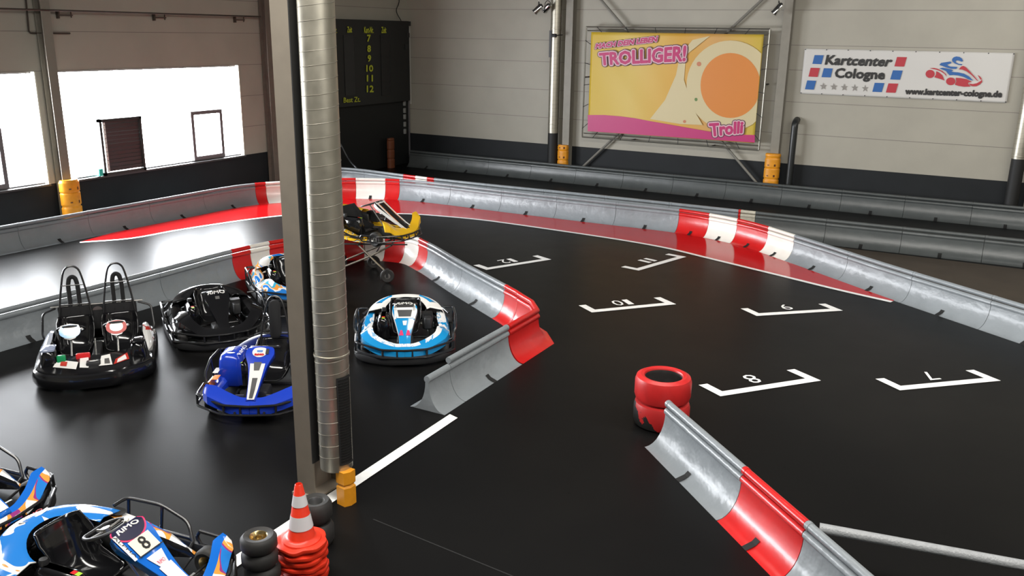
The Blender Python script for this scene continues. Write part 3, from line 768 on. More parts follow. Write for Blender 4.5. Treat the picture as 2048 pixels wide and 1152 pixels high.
def bracket(num, a, b_, c, d, w=.125):
    A_, B2, C_, D_ = [G(*p) for p in (a, b_, c, d)]
    for p in (A_, B2, C_, D_): p.z = .005
    e = (C_-B2).normalized(); f_ = ((A_-B2).normalized()+(D_-C_).normalized()).normalized()
    root = empty('grid_marking', (0, 0, 0), 0, 'white starting grid bracket numbered %s painted on the black floor' % num, 'floor marking', 'numbered starting grid brackets')
    l1 = (A_-B2).length; l2 = (D_-C_).length
    sn = abs(e.cross(f_).z)
    wi = w/sn
    mb = MB(); mb.poly([B2, C_, C_+f_*wi, B2+f_*wi]); 
    mb.poly([B2+f_*wi, B2+f_*wi+e*wi, B2+e*wi+f_*l1, B2+f_*l1])
    mb.poly([C_+f_*wi-e*wi, C_+f_*wi, C_+f_*l2, C_+f_*l2-e*wi])
    mb.build('bracket', MARK, root, smooth=False)
    # digits stand with their heads towards the base line
    g = -f_; right = -e
    hgt = .27; wd = .17*len(num)+.02*(len(num)-1)
    cen = (B2+C_)/2+f_*(wi+.22)
    nb = Vector((e.y, -e.x, 0)); 
    if nb.dot(g) < 0: nb = -nb
    for q, ch in enumerate(num):
        cw = .10 if ch == '1' else .17
        bl = cen+right*((q-(len(num)-1)/2)*.185-cw/2)-nb*hgt/2; br = bl+right*cw
        mb = MB(); text_on(mb, ch, quad(bl, br, br+nb*hgt, bl+nb*hgt)); mb.build('painted_digit', MARK, root, smooth=False)
bracket('12', (951.6, 530.3), (972.7, 540.2), (1102.8, 519.5), (1071, 511.8))
bracket('11', (1245.8, 533.4), (1277.4, 541.6), (1372.8, 514), (1334.8, 508.7))
bracket('10', (1161.9, 610.7), (1183.7, 625.5), (1352.4, 609), (1316, 595.5))
bracket('9', (1487.5, 617), (1513.2, 632.5), (1685.9, 621.8), (1645, 608.5))
bracket('8', (1402.5, 769.5), (1440.9, 793.2), (1642, 761.8), (1584, 739.9))
bracket('7', (1755.9, 757.6), (1799.7, 781.3), (2001.5, 762), (1942.8, 741))
# bare concrete behind the outer barrier
MB().poly([(-4.2, 18.9, .002), (-3.2, 17.6, .002), (-1.5, 16.1, .002), (.9, 14.3, .002), (6, 10.5, .002), (11.9, 10.5, .002), (11.9, 19.0, .002)]).build('concrete_patch', CONC, smooth=False, label='bare brown-grey concrete floor between two crash barriers at the right', cat='floor')
MB().poly([(-4.4, 5.5, .0015), (-1.9, 5.3, .0015), (-1.9, 5.312, .0015), (-4.4, 5.512, .0015)]).build('floor_joint', SLOT, smooth=False, label='thin straight joint in the black floor right of the foreground column', cat='floor joint')

# ------------------------------------------------------------------ crash barriers
PROF = []
for k in range(9):
    th = math.radians(86*(1-k/8))
    PROF.append((.022+.218*(1-math.cos(th)), .355*(1-math.sin(th))))
PROF = [(.24, 0.0)]+PROF[0:]  # foot to neck, right side
for a in (-50, -15, 20, 50, 75): PROF.append((.042*math.cos(math.radians(a)), .385+.042*math.sin(math.radians(a))))
LOOP = PROF+[(-x, z) for x, z in reversed(PROF)]
def barrier(label, centre, z0s, cols, upper=True, upper_range=None, slots=True, sm=True, panel=1.5, endcap=True, name='crash_barrier', marks=None):
    """double-sided rolled barrier along a centre line; cols = [(s_end, material)]"""
    root = empty(name, (0, 0, 0), 0, label, 'crash barrier')
    P = [Vector((x, y, 0)) for x, y in centre]
    if sm: P = catmull(P, 6)
    L = [0]
    for a, b_ in zip(P, P[1:]): L.append(L[-1]+(b_-a).length)
    def at(s):
        s = min(max(s, 0), L[-1]); i = 0
        while i < len(P)-2 and L[i+1] < s: i += 1
        t = (s-L[i])/max(1e-6, L[i+1]-L[i])
        return P[i].lerp(P[i+1], t)
    def frame(s):
        c = at(s); t = (at(s+.12)-at(s-.12)).normalized()
        if s > .01 and s < L[-1]-.01:
            ta, tb = (at(s)-at(s-.12)), (at(s+.12)-at(s))
            if ta.length > 1e-6 and tb.length > 1e-6:
                ang = ta.angle(tb); k = 1/max(.6, math.cos(ang/2))
            else: k = 1
        else: k = 1
        return c, Vector((t.y, -t.x, 0)), k
    cuts = [0.0]
    edges = sorted([c[0] for c in cols if c[0] < L[-1]])
    prev = 0.0
    for e_ in edges+[L[-1]]:
        n = max(1, round((e_-prev)/panel))
        for k in range(1, n+1): cuts.append(prev+(e_-prev)*k/n)
        prev = e_
    def col(s):
        for e_, m_ in cols:
            if s < e_: return m_
        return cols[-1][1]
    for a, b_ in zip(cuts, cuts[1:]):
        m_ = col((a+b_)/2)
        g = .004
        ss = [a+g]+[s for s in L if a+.03 < s < b_-.03]+[b_-g]
        while len(ss) < 3: ss.insert(1, (ss[0]+ss[-1])/2)
        secs = []
        for s in ss:
            c, nrm, k = frame(s)
            secs.append([c+nrm*(x*k)+Vector((0, 0, z)) for x, z in LOOP])
        MB().loft(secs, True, caps=True).build('barrier_panel', m_, root, sharp=35)
        if upper and (upper_range is None or (upper_range[0] <= (a+b_)/2 <= upper_range[1])):
            a2, b2 = a, b_
            if upper_range: b2 = min(b_, upper_range[1])
            ps = [frame(s)[0]+Vector((0, 0, .472)) for s in [a2+.002]+[s for s in ss[1:-1] if s < b2]+[b2-.002]]
            MB().tube(ps, .038, 12).build('top_tube', m_, root)
            # small clamp joining the two tubes
            c = frame(a+.03)[0]
            MB().tube([frame(a+.01)[0]+Vector((0, 0, .472)), frame(a+.05)[0]+Vector((0, 0, .472))], .0415, 12).build('tube_joint', m_, root)
        if slots and b_-a > .7:
            mid = (a+b_)/2
            for sgn in (1, -1):
                mb = MB()
                for (s0, s1) in ((mid-.035, mid+.035),):
                    vs = []
                    for s in (s0, s1):
                        c, nrm, k = frame(s)
                        for j in (0, 2, 3):
                            x, z = PROF[j+1] if j else (.243, .0)
                            vs.append(c+nrm*sgn*(x+.004)+Vector((0, 0, z+.004)))
                    mb.add(vs, [(0, 1, 4, 3), (1, 2, 5, 4)])
                mb.build('foot_slot', SLOT, root, smooth=False)
    return root, at, L[-1]

def arc_s(P, pt, sm=True):
    """arc length of the point of the centre line nearest to pt"""
    Q = [Vector((x, y, 0)) for x, y in P]
    if sm: Q = catmull(Q, 6)
    L = 0; best = (1e9, 0)
    for a, b_ in zip(Q, Q[1:]):
        d = b_-a; t = max(0, min(1, (Vector((pt.x, pt.y, 0))-a).dot(d)/d.length_squared))
        q = (a+d*t-Vector((pt.x, pt.y, 0))).length
        if q < best[0]: best = (q, L+d.length*t)
        L += d.length
    return best[1]
def outer(P, d):
    Q = [Vector((x, y, 0)) for x, y in P]
    return [(p.x, p.y) for p in offs(Q, d)]
# outer barrier A: foot line read on the track side
AFOOT = [(-16.35, 1.0), (-16.3, 5.0), (-16.22, 9.0), (-16.12, 11.9), (-16.06, 13.5), (-16.0, 15.0), (-15.82, 15.8), (-15.45, 16.4), (-14.7, 17.45), (-13.4, 18.15), (-12.1, 18.27), (-10.6, 18.25), (-9.0, 18.27), (-7.5, 18.3), (-5.9, 18.32), (-4.52, 17.92), (-3.25, 17.01), (-1.56, 15.66), (-.26, 14.7), (.74, 13.97), (3.0, 12.3), (6, 10.1)]
AC = outer(AFOOT, -.24)
sA = lambda px, py: arc_s(AC, G(px, py))
cols = [(sA(519, 409), GREY), (sA(537, 407), BRED), (sA(600, 403), BWHT), (sA(640, 400), BRED), (sA(665, 398), BWHT), (sA(712, 396.4), BRED), (sA(769, 398), BWHT), (sA(794, 400), BRED), (sA(1348, 466), GREY), (sA(1410, 474), BRED), (sA(1457, 487), BWHT), (sA(1505, 505), BRED), (sA(1556, 523), BWHT), (999, GREY)]
barrier('long grey crash barrier with red and white blocks curving round the outside of the track', AC, 0, cols)
# pit barrier B
BF = [(-11.35, 1.5), (-11.3, 5.0), (-11.18, 8.7), (-11.16, 10.6), (-10.95, 11.75), (-10.45, 12.62), (-9.60, 12.98), (-8.96, 12.70), (-7.74, 11.88), (-6.41, 11.0)]
BC_ = outer(BF, -.24)
BC_ = BC_[:-1]+[(-6.12, 11.13), (-5.9, 10.97)]
sB = lambda px, py: arc_s(BC_, G(px, py))
colsB = [(sB(481, 559), GREY), (sB(510, 548), BRED), (sB(550, 540), BWHT), (sB(600, 533), BRED), (sB(655, 525), BWHT), (sB(727.4, 520.7), BRED), (sB(764, 523), BWHT), (sB(795, 526), BRED), (sB(811, 533), BWHT), (sB(831, 542), BRED), (sB(980, 637), GREY), (999, BRED)]
barrier('grey crash barrier with red and white corner that encloses the parked go-karts', BC_, 0, colsB)
barrier('red mitred corner piece of the crash barrier at the pit exit', [(-5.9, 10.97), (-5.55, 10.72), (-5.31, 10.42), (-5.31, 9.58)], 0, [(99, BRED)], sm=False, slots=False, panel=3)
barrier('short grey crash barrier ending at the pit exit next to the cyan go-kart', [(-5.31, 9.56), (-5.31, 8.2), (-5.31, 7.69)], 0, [(1.42, GREY), (9, GREY)], sm=False, upper_range=(0, 1.5), panel=1.4)
# barrier C at the lower right
CD = Vector((.717, -.697, 0)); CS = Vector((-2.65, 8.285, 0))
cc = [(CS.x+CD.x*s, CS.y+CD.y*s) for s in (0, 1.52, 2.46, 4.2, 5.6)]
barrier('grey crash barrier with one red panel running from the red tyres to the lower right', cc, 0, [(1.52, GREY), (2.46, BRED), (9, GREY)], sm=False, panel=1.6)
pd = CS+CD*2.52
root = empty('rail_tube', (0, 0, 0), 0, 'single grey tube rail branching off the barrier at the lower right', 'rail')
q0 = Vector((pd.x+.05, pd.y+.04, .472)); q1 = G(2048, 1131, .472); dd = (q1-q0); q2 = q0+dd*2.2
MB().tube([q0, q0.lerp(q2, .33), q0.lerp(q2, .66), q2], .040, 12).build('tube', STRUTG, root)
MB().tube([q2, Vector((q2.x, q2.y, 0))], .03, 8).build('post', STRUTG, root)
# far barriers E (along the back wall) and F (middle)
barrier('long dark grey crash barrier along the foot of the back wall', [(x, 23.27) for x in (-16.6, -12, -8, -4, 0, 4, 8, 11.5)], 0, [(99, DGREY)], sm=False)
FC = [(-16.6, 18.9), (-15.6, 19.2), (-13.9, 19.10), (-12.8, 19.04), (-11, 19.06), (-9, 19.15), (-7, 19.2), (-4.3, 19.22), (-2.5, 19.24), (.8, 19.32), (4, 19.4), (9, 19.5)]
sF = lambda px, py: arc_s(FC, G(px, py, .5))
barrier('dark grey crash barrier half hidden behind the outer barrier, with faded red and white blocks', FC, 0, [(sF(803, 350), GREY), (sF(822, 354), BRED), (sF(845, 357), BWHT), (sF(858, 359), BRED), (sF(1474, 422), GREY), (sF(1479, 422), BRED), (sF(1511, 424), mat('dirty_white_paint', (.45, .42, .34), .5, var=.15, vscale=8)), (99, DGREY)])
o = MB().rbox((0, 0, .1), (.42, .3, .2), .01).build('cardboard_box', mat('cardboard', (.30, .18, .10), .7), label='brown cardboard box lying between two barriers behind the red and white curve', cat='box', smooth=False)
cbp = G(702, 347, .55); o.location = (cbp.x, cbp.y, .0)
o.location = (-15.25, 18.55, 0); 
mbx = o
mb = MB().tube(catmull([WL(681, 288, XL+.4), WL(697, 318, XL+.6), G(712, 335, .5), G(728, 345, .1)], 6), .02, 6)
mb.build('hose', mat('grey_hose', (.12, .13, .14), .4), label='grey hose hanging down beside the foreground duct in the dark corner', cat='hose')

# ------------------------------------------------------------------ tyres and cones
def tyre_prof(R, w, r_in, bulge=.03):
    h = w/2
    return [(r_in, -h*.8), (r_in+.01, -h*.93), (R-.06 if R > .2 else R-.025, -h), (R-.015, -h*.85), (R, -h*.55), (R, h*.55), (R-.015, h*.85), (R-.06 if R > .2 else R-.025, h), (r_in+.01, h*.93), (r_in, h*.8), (r_in+.006, h*.5), (r_in+.006, -h*.5)]
def big_tyre(z, mats, label):
    mb = MB().lathe(tyre_prof(.312, .295, .205), 48, c=(0, 0, 0), closed=True, matfn=lambda i, j: 1 if i >= 9 and len(mats) > 1 else 0)
    o = mb.build('racing_tyre', mats, label=label, cat='tyre'); o.location = (-2.87, 8.76, z)
    return o
RT = mat('red_painted_rubber', (.50, .018, .018), .38, var=.12, vscale=7)
m = bpy.data.materials.new('scuffed_red_on_black_rubber'); m.use_nodes = True
nt = m.node_tree; b = nt.nodes['Principled BSDF']; b.inputs['Roughness'].default_value = .45
tc = nt.nodes.new('ShaderNodeTexCoord'); n = nt.nodes.new('ShaderNodeTexNoise'); n.inputs['Scale'].default_value = 5; n.inputs['Detail'].default_value = 5
sx = nt.nodes.new('ShaderNodeSeparateXYZ'); ad = nt.nodes.new('ShaderNodeMath'); ad.operation = 'MULTIPLY_ADD'; ad.inputs[1].default_value = 1.3
a2 = nt.nodes.new('ShaderNodeMath'); a2.operation = 'MULTIPLY_ADD'; a2.inputs[1].default_value = 1.1
rp = nt.nodes.new('ShaderNodeValToRGB'); rp.color_ramp.interpolation = 'CONSTANT'
rp.color_ramp.elements[0].color = (.015, .015, .014, 1); rp.color_ramp.elements[1].position = .48; rp.color_ramp.elements[1].color = (.46, .018, .018, 1)
nt.links.new(tc.outputs['Object'], n.inputs[0]); nt.links.new(tc.outputs['Object'], sx.inputs[0])
nt.links.new(sx.outputs[2], ad.inputs[0]); nt.links.new(n.outputs[0], ad.inputs[2]); nt.links.new(sx.outputs[0], a2.inputs[0]); nt.links.new(ad.outputs[0], a2.inputs[2])
ad2 = nt.nodes.new('ShaderNodeMath'); ad2.operation = 'ADD'; ad2.inputs[1].default_value = .17
nt.links.new(a2.outputs[0], ad2.inputs[0]); nt.links.new(ad2.outputs[0], rp.inputs[0]); nt.links.new(rp.outputs[0], b.inputs['Base Color'])
big_tyre(.148, [m], 'lower tyre of the red stack, its paint scuffed off to black')
big_tyre(.148+.297, [RT, RUB], 'upper bright red painted tyre on top of the stack')

def kart_tyre(R, w, rin):
    mb = MB().lathe(tyre_prof(R, w, rin), 28, closed=True); return mb
def rim_mb(rin, w):
    return MB().lathe([(.0, w*.12), (.022, w*.12), (.026, w*.30), (.035, w*.30), (.04, w*.08), (rin-.02, w*.05), (rin-.004, w*.38), (rin+.002, w*.42), (rin+.002, -w*.42), (rin-.01, -w*.3), (rin-.03, 0)], 24)
def stack(px, py, ztop, w, n, rim, labels, R=.137, rin=.066, jit=.006):
    c = G(px, py, ztop)
    for k in range(n):
        z = ztop-w/2-k*w
        if z-w/2 < -.03: break
        root = empty('stacked_tyre', (c.x+random.uniform(-jit, jit), c.y+random.uniform(-jit, jit), z), random.random()*6, labels[k], 'tyre')
        kart_tyre(R, w-.004, rin).build('tyre', RUB, root)
        if k == 0 or True: rim_mb(rin, w).build('rim', rim, root)
stack(518, 1068, .52, .13, 4, BRASS, ['black kart tyre with a brass-coloured rim on top of the front tyre stack', 'second kart tyre from the top of the front tyre stack', 'third kart tyre from the top of the front tyre stack', 'bottom kart tyre of the front tyre stack'])
RR = mat('dark_rim_silver_edge', (.5, .5, .5), .3, 1)
c = G(630, 999, .40)
for k, (z, w) in enumerate(((.305, .19), (.105, .205))):
    root = empty('stacked_tyre', (c.x+.02*k, c.y-.01*k, z), 0, ('upper' if k == 0 else 'lower')+' black kart tyre of the stack at the foot of the foreground column', 'tyre')
    kart_tyre(.14, w-.004, .068).build('tyre', RUB, root)
    MB().lathe([(.0, -.05), (.05, -.05), (.060, w*.3), (.064, w*.42), (.070, w*.42), (.070, -w*.4)], 24).build('rim', RR, root)
# cones
def cone(z, loc, rz, label, full=True):
    root = empty('traffic_cone', (loc[0], loc[1], z), rz, label, 'traffic cone', 'stacked traffic cones')
    prof = [(.152, .032), (.148, .045), (.128, .052), (.112, .058), (.104, .07), (.030, .505), (.024, .512), (.020, .50), (.020, .45)]
    def rr(z_): return .104+(.030-.104)*(z_-.07)/(.505-.07)
    MB().lathe(prof, 28).build('cone_body', CONE, root)
    base = []
    for zz, k in ((0, 1.0), (.012, 1.02), (.028, 1.0), (.034, .90)):
        ring_ = []
        for j in range(48):
            a = 2*PI*j/48; r_ = .182*k*(1+.09*abs(math.cos(2*a))**.8-.02*math.cos(8*a))
            ring_.append(Vector((math.cos(a)*r_, math.sin(a)*r_, zz+.010*math.sin(4*a+z*40)*math.sin(a*2))))
        base.append(ring_)
    MB().loft(base, True, caps=True).build('base', CONE, root, sharp=50)
    if full:
        for z0, z1 in ((.145, .255), (.335, .425)):
            MB().lathe([(rr(z0)+.003, z0), (rr(z1)+.003, z1)], 28).build('reflective_sleeve', REFL, root)
    return root
# seven cones nested
CT = .66  # height of top cone tip
ctip = G(597, 968, .84)
for k in range(7):
    z = .33-k*.055
    cone(max(z, 0.0), (ctip.x+.0012*math.sin(k*2.1), ctip.y+.001*math.cos(k*1.7)), k*.5, 'top red and white traffic cone of the stack of cones' if k == 0 else '%s traffic cone down in the stack, only its red-orange base showing' % ['', 'second', 'third', 'fourth', 'fifth', 'sixth', 'seventh'][k], k == 0)

# ------------------------------------------------------------------ go-karts (forward = +x, left = +y)
def sym(pts):
    """mirror a half outline (from the front middle round the left side to the rear middle)"""
    return [Vector(p) for p in pts]+[Vector((p[0], -p[1], p[2])) for p in reversed(pts) if abs(p[1]) > 1e-4]
def lerp(a, b, t): return a+(b-a)*t
def interp(tab, t):
    for (t0, v0), (t1, v1) in zip(tab, tab[1:]):
        if t <= t1:
            k = (t-t0)/(t1-t0)
            return [a+(b-a)*k for a, b in zip(v0, v1)] if isinstance(v0, (tuple, list)) else v0+(v1-v0)*k
    return tab[-1][1]

def seat(root, x=-.18, y=0, w=.20, mat_=None, top=.52):
    sp = [(.20, .16), (.12, .13), (.0, .115), (-.12, .12), (-.20, .16), (-.255, .25), (-.29, .35), (-.325, top-.09), (-.35, top)]
    wd = [.17, .185, .20, .205, .21, .215, .22, .22, .20]
    wing = [.05, .09, .13, .17, .19, .18, .16, .13, .10]
    sp = catmull([(a, 0, b) for a, b in sp], 3)
    n = len(sp)
    secs = []
    for i, p in enumerate(sp):
        t = i/(n-1)*8; k = min(int(t), 7); f = t-k
        W_, G_ = lerp(wd[k], wd[k+1], f), lerp(wing[k], wing[k+1], f)
        tg = (sp[min(i+1, n-1)]-sp[max(i-1, 0)]).normalized(); nr = Vector((-tg.z, 0, tg.x))
        if nr.z < 0 and tg.x < -.5: nr = -nr
        nr = Vector((tg.z, 0, -tg.x))
        r_ = []
        for j in range(13):
            s_ = -1+2*j/12
            off = G_*abs(s_)**3.2
            r_.append(Vector((x+p.x, y+math.sin(s_*PI/2*.86)/math.sin(PI/2*.86)*W_, p.z))+nr*off)
        secs.append(r_)
    o = MB().loft(secs).build('seat', mat_ or BLK, root, solid=.012, sharp=60)
    return o
def steering(root, x=.16, y=0, z=.56, tilt=35, r=.145, hubm=None, grip=None):
    R = Matrix.Rotation(math.radians(-(90-tilt)), 3, 'Y')
    C_ = Vector((x, y, z))
    # wheel plane normal points back and up to the driver
    nrm = Vector((-math.sin(math.radians(tilt)), 0, math.cos(math.radians(tilt)))); ex = Vector((math.cos(math.radians(tilt)), 0, math.sin(math.radians(tilt)))); ey = Vector((0, 1, 0))
    pts = []
    for k in range(28):
        a = 2*PI*k/28; cx = math.cos(a)*r; cy = math.sin(a)*r*1.05
        if cx < -r*.72: cx = -r*.72
        pts.append(C_+ex*cx+ey*cy)
    w = MB().tube(pts, .014, 8, closed=True).build('steering_wheel', BLKM, root)
    mb = MB()
    for a in (90, -90, 180):
        an = math.radians(a); mb.tube([C_-nrm*.01, C_+ex*math.cos(an)*r*.8+ey*math.sin(an)*r], .009, 6)
    mb.lathe([(0, .012), (.035, .012), (.035, -.02), (0, -.02)], 16, c=C_, R=nrm.to_track_quat('Z', 'Y').to_matrix())
    mb.build('spokes', STL, w)
    if grip:
        MB().tube([p+nrm*.003 for p in pts[2:6]], .0165, 8).build('grip_sticker', grip, w)
    MB().tube([C_, (x+.30, y, .22)], .011, 8).build('steering_column', STL, root)
    return C_, nrm, ex, ey

def wheels(root, W=.50, tr=.13, rm=None, xf=.50, xr=-.50):
    Rx = Matrix.Rotation(PI/2, 3, 'X')
    for (x, y, R_, w) in ((xf, W*1.04, .125, .12), (xf, -W*1.04, .125, .12), (xr, W, .138, .19), (xr, -W, .138, .19)):
        root_w = MB().lathe(tyre_prof(R_, w, .066), 28, c=(x, y, R_), R=Rx, closed=True).build('wheel', RUB, root)
        sgn = 1 if y > 0 else -1
        mb = MB().lathe([(.0, w*.12), (.022, w*.12), (.026, w*.34), (.035, w*.34), (.04, w*.08), (.046, w*.05), (.062, w*.38), (.068, w*.42), (.068, -w*.42), (.056, -w*.3), (.036, 0)], 20, c=(x, y, R_), R=Matrix.Rotation(-sgn*PI/2, 3, 'X'))
        mb.build('rim', rm or STL, root_w)
def chassis(root, W=.66, L=.9):
    mb = MB()
    for s_ in (1, -1):
        mb.tube(fillet([(-.78, s_*.26, .10), (-.3, s_*.33, .08), (.25, s_*.33, .08), (.55, s_*.16, .09), (.80, s_*.16, .10)], .08), .015, 8)
        mb.tube(fillet([(-.42, s_*.33, .10), (-.35, s_*.60, .12), (.30, s_*.60, .12), (.36, s_*.33, .09)], .06), .012, 6)
    mb.tube([(-.78, -.26, .10), (-.78, .26, .10)], .015); mb.tube([(.80, -.16, .10), (.80, .16, .10)], .015); mb.tube([(-.1, -.33, .08), (-.1, .33, .08)], .013)
    mb.tube([(.50, -.50, .125), (.50, -.22, .11), (.50, .22, .11), (.50, .50, .125)], .012)
    mb.build('chassis_frame', TUBE, root)
    MB().tube([(-.50, -.50, .138), (-.50, .50, .138)], .016, 10).build('rear_axle', STL, root)
    mb = MB(); mb.poly([(.78, .15, .062), (.50, .18, .062), (.1, .32, .062), (-.1, .32, .062), (-.1, -.32, .062), (.1, -.32, .062), (.50, -.18, .062), (.78, -.15, .062)], thick=(0, 0, .006))
    mb.build('floor_tray', BLKM, root, smooth=False)
def perimeter(W, xf, xb, z=0):
    pts = [(xf, 0, z), (xf-.02, W*.40, z), (xf-.16, W*.80, z), (xf-.34, W*.98, z), (xf-.55, W, z), (0, W*1.02, z), (xb+.35, W, z), (xb+.12, W*.90, z), (xb+.01, W*.55, z), (xb, 0, z)]
    return catmull(sym(pts), 4, closed=True)
def skirt(root, W=.66, xf=.90, xb=-.90, prof=None, m_=None, name='bumper_belt'):
    per = perimeter(W, xf, xb)
    prof = prof or [(-.03, .05), (0, .045), (.012, .07), (.012, .13), (0, .16), (-.03, .16), (-.045, .10)]
    secs = []
    k = len(per)
    for i in range(k):
        t = (per[(i+1) % k]-per[i-1]).normalized(); n_ = Vector((t.y, -t.x, 0))
        if n_.dot(per[i]) < 0: n_ = -n_
        secs.append([per[i]+n_*a+Vector((0, 0, b_)) for a, b_ in prof])
    return MB().loft(secs, True, ring=True).build(name, m_ or BLKM, root)
def front_bumper(root, W=.66, z0=.15, z1=.27, m_=TUBE, r=.0145):
    mb = MB()
    top = fillet([(.30, W, z1), (.62, W*.98, z1), (.88, W*.45, z1-.02), (.90, 0, z1-.03), (.88, -W*.45, z1-.02), (.62, -W*.98, z1), (.30, -W, z1)], .06)
    low = fillet([(.30, W, z0), (.64, W*.99, z0), (.91, W*.45, z0), (.93, 0, z0), (.91, -W*.45, z0), (.64, -W*.99, z0), (.30, -W, z0)], .06)
    mb.tube(top, r, 8); mb.tube(low, r, 8)
    for s_ in (1, -1):
        mb.tube(fillet([(.30, s_*W, z0), (.26, s_*W, (z0+z1)/2), (.30, s_*W, z1)], .03), r, 8)
        mb.tube([(.62, s_*W*.98, z0), (.61, s_*W*.98, z1)], r, 6)
        mb.tube([(.88, s_*W*.43, z0), (.87, s_*W*.43, z1-.02)], r, 6)
        mb.tube([(.90, s_*W*.15, z0), (.89, s_*W*.15, z1-.02)], r, 6)
        mb.tube([(.80, s_*.16, .10), (.90, s_*.16, .15)], r, 6)
    return mb.build('front_bumper', m_, root)
def side_bar(root, s_, W=.66, hoop=.40, m_=TUBE, r=.0145):
    mb = MB()
    mb.tube(fillet([(-.46, s_*(W-.12), hoop), (-.46, s_*(W+.02), hoop), (-.10, s_*(W+.035), hoop), (.16, s_*(W+.03), hoop-.09), (.24, s_*(W-.02), .14)], .06), r, 8)
    mb.tube(fillet([(-.50, s_*(W-.12), .16), (-.46, s_*(W+.015), .17), (.22, s_*(W+.015), .17), (.26, s_*(W-.1), .14)], .05), r, 8)
    mb.tube([(-.44, s_*(W+.02), hoop), (-.46, s_*(W+.01), .17)], r, 6)
    mb.tube([(-.10, s_*(W+.033), hoop), (-.12, s_*(W+.015), .17)], r, 6)
    return mb.build('side_bar', m_, root)
def side_pod(root, s_, m_, m2=None, m3=None, W=.60, hx=.34, name='side_pod', hole=False, inner=.40, h0=.36):
    secs = []; n = 14
    for i in range(n):
        t = i/(n-1); x = lerp(-.72, hx, t)
        h = interp([(0, .16), (.12, h0-.02), (.3, h0), (.55, h0-.05), (.8, h0-.12), (1, .15)], t)
        yi = interp([(0, .46), (.15, inner), (.5, inner), (.8, inner+.05), (1, .52)], t)
        yo_ = interp([(0, W-.12), (.15, W-.01), (.5, W+.02), (.8, W+.02), (1, W-.02)], t)
        ym = (yi+yo_)/2
        secs.append([Vector((x, s_*y_, z_)) for y_, z_ in ((yi, .12), (yi+.005, h*.8), (yi+.04, h*.97), (ym, h), (yo_-.05, h*.93), (yo_-.01, h*.72), (yo_, h*.4), (yo_-.01, .10))])
    mats = [m_, m2 or m_, m3 or m_]
    o = MB().loft(secs, True, caps=True, matfn=lambda i, j: 1 if j in (0, 1, 7) else (2 if j >= 4 else 0)).build(name, mats, root, sharp=32)
    if hole:
        mb = MB().lathe([(0, 0), (.062, 0)], 20, c=(0, 0, 0)); mb.v = [(-.40+a*1.5, s_*(.50)+b_*1.0, h0+.004) for a, b_, c_ in mb.v]
        mb.build('air_opening', SLOT, o)
    return o
def nose_fairing(root, m_, m2, m3=None, W=.52, zt=.34, zc=.25, style=0):
    """two wings rising from the nose tip to above the front wheels"""
    out = []
    for s_ in (1, -1):
        path = catmull([(.845, 0, zc), (.835, s_*.14, zc), (.74, s_*.32, zc+.03), (.58, s_*.47, zt-.02), (.38, s_*W, zt), (.26, s_*(W+.02), zt-.03)], 4)
        if style: path = catmull([(.835, 0, zc-.02), (.825, s_*.14, zc-.02), (.775, s_*.30, zc+.02), (.715, s_*.44, zt-.03), (.68, s_*.54, zt)], 5)
        secs = []; k = len(path)
        for i, p in enumerate(path):
            t = i/(k-1)
            wd = interp([(0, .09), (.3, .10), (.55, .11), (.8, .12), (1, .05)], t)
            tg = (path[min(i+1, k-1)]-path[max(i-1, 0)]).normalized(); n_ = Vector((tg.y, -tg.x, 0))
            if n_.x < 0 and i < k*.6: n_ = -n_
            if n_.y*s_ < 0 and i >= k*.6: n_ = -n_
            secs.append([p-n_*wd*.75+Vector((0, 0, .045)), p-n_*wd*.15+Vector((0, 0, .022)), p+n_*wd*.60+Vector((0, 0, -.025)), p+n_*wd*.64+Vector((0, 0, -.12)), p+n_*wd*.5+Vector((0, 0, -.13)), p-n_*wd*.70+Vector((0, 0, .025))])
        out.append(MB().loft(secs, True, caps=True, matfn=lambda i, j: 1 if j >= 2 else (2 if j == 1 else 0)).build('nose_fairing', [m_, m2, m3 or m_], root, sharp=24))
    return out
PANEL = [(0, (.20, .66)), (.10, (.245, .645)), (.3, (.36, .56)), (.55, (.52, .44)), (.8, (.70, .32)), (1, (.82, .255))]
def front_panel(root, m_, mside, widths=None, dz=0.0):
    widths = widths or [(0, .09), (.08, .155), (.22, .165), (.45, .12), (.7, .075), (.9, .07), (1, .045)]
    secs = []; N_ = 17
    for i in range(N_):
        t = i/(N_-1); x, z = interp(PANEL, t); w = interp(widths, t); z += dz
        e_ = .045 if t < .7 else .03
        secs.append([Vector((x-.02, -w*1.02, z-e_)), Vector((x, -w, z)), Vector((x, -w*.5, z+.008)), Vector((x, 0, z+.010)), Vector((x, w*.5, z+.008)), Vector((x, w, z)), Vector((x-.02, w*1.02, z-e_))])
    o = MB().loft(secs, matfn=lambda i, j: 1 if j in (0, 5) else 0).build('front_panel', [m_, mside], root, solid=.008, sharp=35)
    def P(t, y, k=1):
        x, z = interp(PANEL, t)
        return Vector((x, y, z+dz+.016+.003*k))
    return o, P
def panel_patch(par, P, t0, t1, w0, w1, m_, name='sticker', k=1, y0=0.0, n=6):
    secs = []
    for i in range(n+1):
        t = lerp(t0, t1, i/n); w = lerp(w0, w1, i/n)
        secs.append([P(t, y0-w, k), P(t, y0, k), P(t, y0+w, k)])
    return MB().loft(secs).build(name, m_, par)
def panel_text(par, P, s, t0, t1, w0, w1, m_, k=3, bold=.03, arc=0.0, y0=0.0):
    mb = MB(); vs, fs = text2d(s, 0.0)
    for q in range(7 if bold else 1):
        dy, dt = (bold*.10*math.cos(q), bold*.10*math.sin(q)) if q else (0, 0)
        mb.add([P(lerp(t1, t0, v)-arc*(1-(2*u-1)**2)+dt, y0+(2*u-1)*lerp(w1, w0, v)+dy, k+.12*q) for u, v in vs], fs)
    return mb.build('lettering', m_, par, smooth=False)
